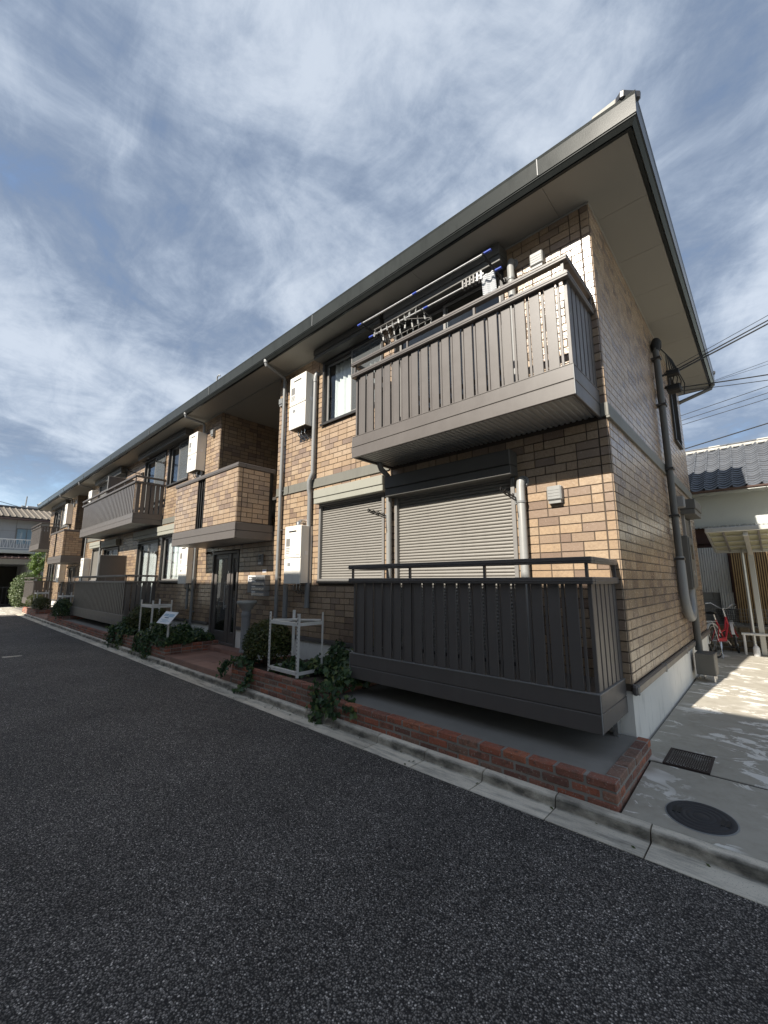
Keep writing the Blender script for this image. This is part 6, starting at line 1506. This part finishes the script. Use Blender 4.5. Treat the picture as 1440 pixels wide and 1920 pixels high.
fb_ = thing('flat_block', 'white flat-roofed building far behind the tiled house', 'building', (-55, 4, 0))
q = MB(); q.box(-62, -55, 1.6, 12, 0, 9.2); q.build('wall', 'cream_wall', fb_)
q = MB(); q.box(-62.2, -54.9, 1.5, 12.1, 9.2, 9.35, 0.02); q.build('parapet', 'stucco_grey', fb_)
for k in range(5):
    for z in (7.9, 5.4):
        q = MB(); q.box(-55.02, -54.96, 2.3 + k * 1.9, 3.5 + k * 1.9, z, z + 0.9); w = q.build('window', 'frame_grey', fb_)
        q = MB(); q.box(-54.955, -54.95, 2.4 + k * 1.9, 3.4 + k * 1.9, z + 0.08, z + 0.82); q.build('pane', 'black_gloss', w)

# ================================================================ the block across the lane, whose roof shades the road
ob = thing('opposite_building', 'plain two-storey block across the lane, behind the viewer', 'building', (-10, -12, 0))
OX0, OX1, OY = -26.4, 7.0, -8.0
ZO = 1.60 + (8.0 + 0.0 + 0.6 - 0.6) * 0.75 - 0.6 * 0.0
q = MB(); q.box(OX0 + 0.5, OX1 - 0.5, -16, OY - 0.6, 0, 7.4); q.build('wall', 'white_render', ob)
q = MB(); q.box(OX0, OX1, -16.5, OY, ZO - 0.22, ZO, 0.0); rr9 = q.build('eave', 'fascia', ob)
q = MB(); q.add([(OX0, OY, ZO + .004), (OX1, OY, ZO + .004), (OX1, -16.5, ZO + .004), (OX0, -16.5, ZO + .004), (OX0 + 3, -12.2, ZO + 1.5), (OX1 - 3, -12.2, ZO + 1.5)], [(0, 1, 5, 4), (1, 2, 5), (2, 3, 4, 5), (3, 0, 4)]); q.build('roof', 'ceramic_dark', ob, fix=False)
for k in range(9):
    for z in (1.0, 4.1):
        x = OX0 + 2.2 + k * 3.5
        q = MB(); frame_rect(q, x, x + 1.7, OY - 0.61, OY - 0.55, z, z + 1.2, 0.06); w = q.build('window', 'dark_frame', ob)
        q = MB(); q.box(x + 0.06, x + 1.64, OY - 0.595, OY - 0.585, z + 0.06, z + 1.14); q.build('pane', 'black_gloss', w)

# ================================================================ wires, pole, antenna
def cable(label, a, b, r, sag, name='cable', group=None):
    a, b = V(a), V(b); pts = []
    n = 14
    for i in range(n + 1):
        f = i / n; p = a.lerp(b, f); p.z -= sag * 4 * f * (1 - f); pts.append(p)
    c = a.lerp(b, 0.5); q = MB(); q.tube(pts, r, 6); o = q.build(name, 'rubber', None, tuple(a), smooth=True)
    tag(o, label, 'cable', group); return o
a0 = V((0.22, 3.47, 5.075))
cable('upper black service cable rising from the wall bracket', a0, (9.0, 12.5, 12.3), 0.011, 0.10)
cable('second black service cable just below the upper one', a0 + V((0.05, 0.03, -0.01)), (9.0, 12.2, 12.05), 0.013, 0.12)
cable('thin wire beside the upper service cables', a0 + V((-0.08, -0.04, 0.01)), (9.0, 12.7, 12.6), 0.005, 0.08)
b0 = V((0.28, 3.75, 4.88))
cable('thick lower cable running out to the street from the closure', b0, (8.5, 9.5, 6.75), 0.010, 0.25)
cable('thinner lower cable drooping under the thick one', b0 + V((0, 0.06, -0.04)), (8.5, 9.3, 6.95), 0.006, 0.42)
cable('fine wire crossing below the eave corner', (-0.2, 8.4, 6.55), (10, 12.5, 9.9), 0.005, 0.1)
cable('fine wire above the crossing wire by the eave corner', (-0.6, 10.5, 7.35), (12, 13.5, 9.9), 0.005, 0.1)
for k, (za, zb_) in enumerate(((11.28, 11.93), (10.97, 11.57), (10.70, 11.25))):
    s_ = (zb_ - za) / 3.9; cable(['uppermost of three power lines behind the tiled roof', 'middle of three power lines behind the tiled roof', 'lowest of three power lines behind the tiled roof'][k], (-22, 25, za - s_ * 20 + 0.5), (22, 25, zb_ + s_ * 20 - 0.3), 0.016, 0.0)
cable('pair of pale telephone lines low over the tiled roof', (-22, 25, 9.34 - 3.3), (22, 25, 9.98 + 3.3), 0.03, 0)
pl = thing('utility_pole', 'grey utility pole far behind the tiled house', 'utility pole', (-60, 1.66, 0))
q = MB(); q.tube([(-60, 1.66, 0), (-60, 1.66, 10.0)], 0.16, 10); q.build('pole', 'pipe_grey', pl, smooth=True)
q = MB(); q.tube([(-60, 1.85, 9.4), (-60, 1.9, 11.1)], 0.06, 8); q.build('mast', 'pipe_grey', pl, smooth=True)
q = MB(); q.box(-60.3, -59.7, 1.3, 2.2, 9.1, 9.25); q.build('crossarm', 'pipe_grey', pl)
cable('power line from the far pole towards the lane', (-60, 1.66, 9.75), (-60, -20, 16.1), 0.03, 0.3)
cable('lower power line from the far pole', (-60, 1.66, 9.5), (-60, 20, 9.0), 0.03, 0.3)
an = thing('roof_hook', 'small bent steel vent hook on the roof edge above the near landing', 'roof hook', (-8.05, -0.45, 6.15))
q = MB(); q.tube([(-8.1, -0.42, 6.13), (-8.1, -0.45, 6.36), (-8.06, -0.46, 6.42), (-7.98, -0.46, 6.43), (-7.93, -0.46, 6.39)], 0.016, 8); q.build('hook', 'alu_silver', an, smooth=True)
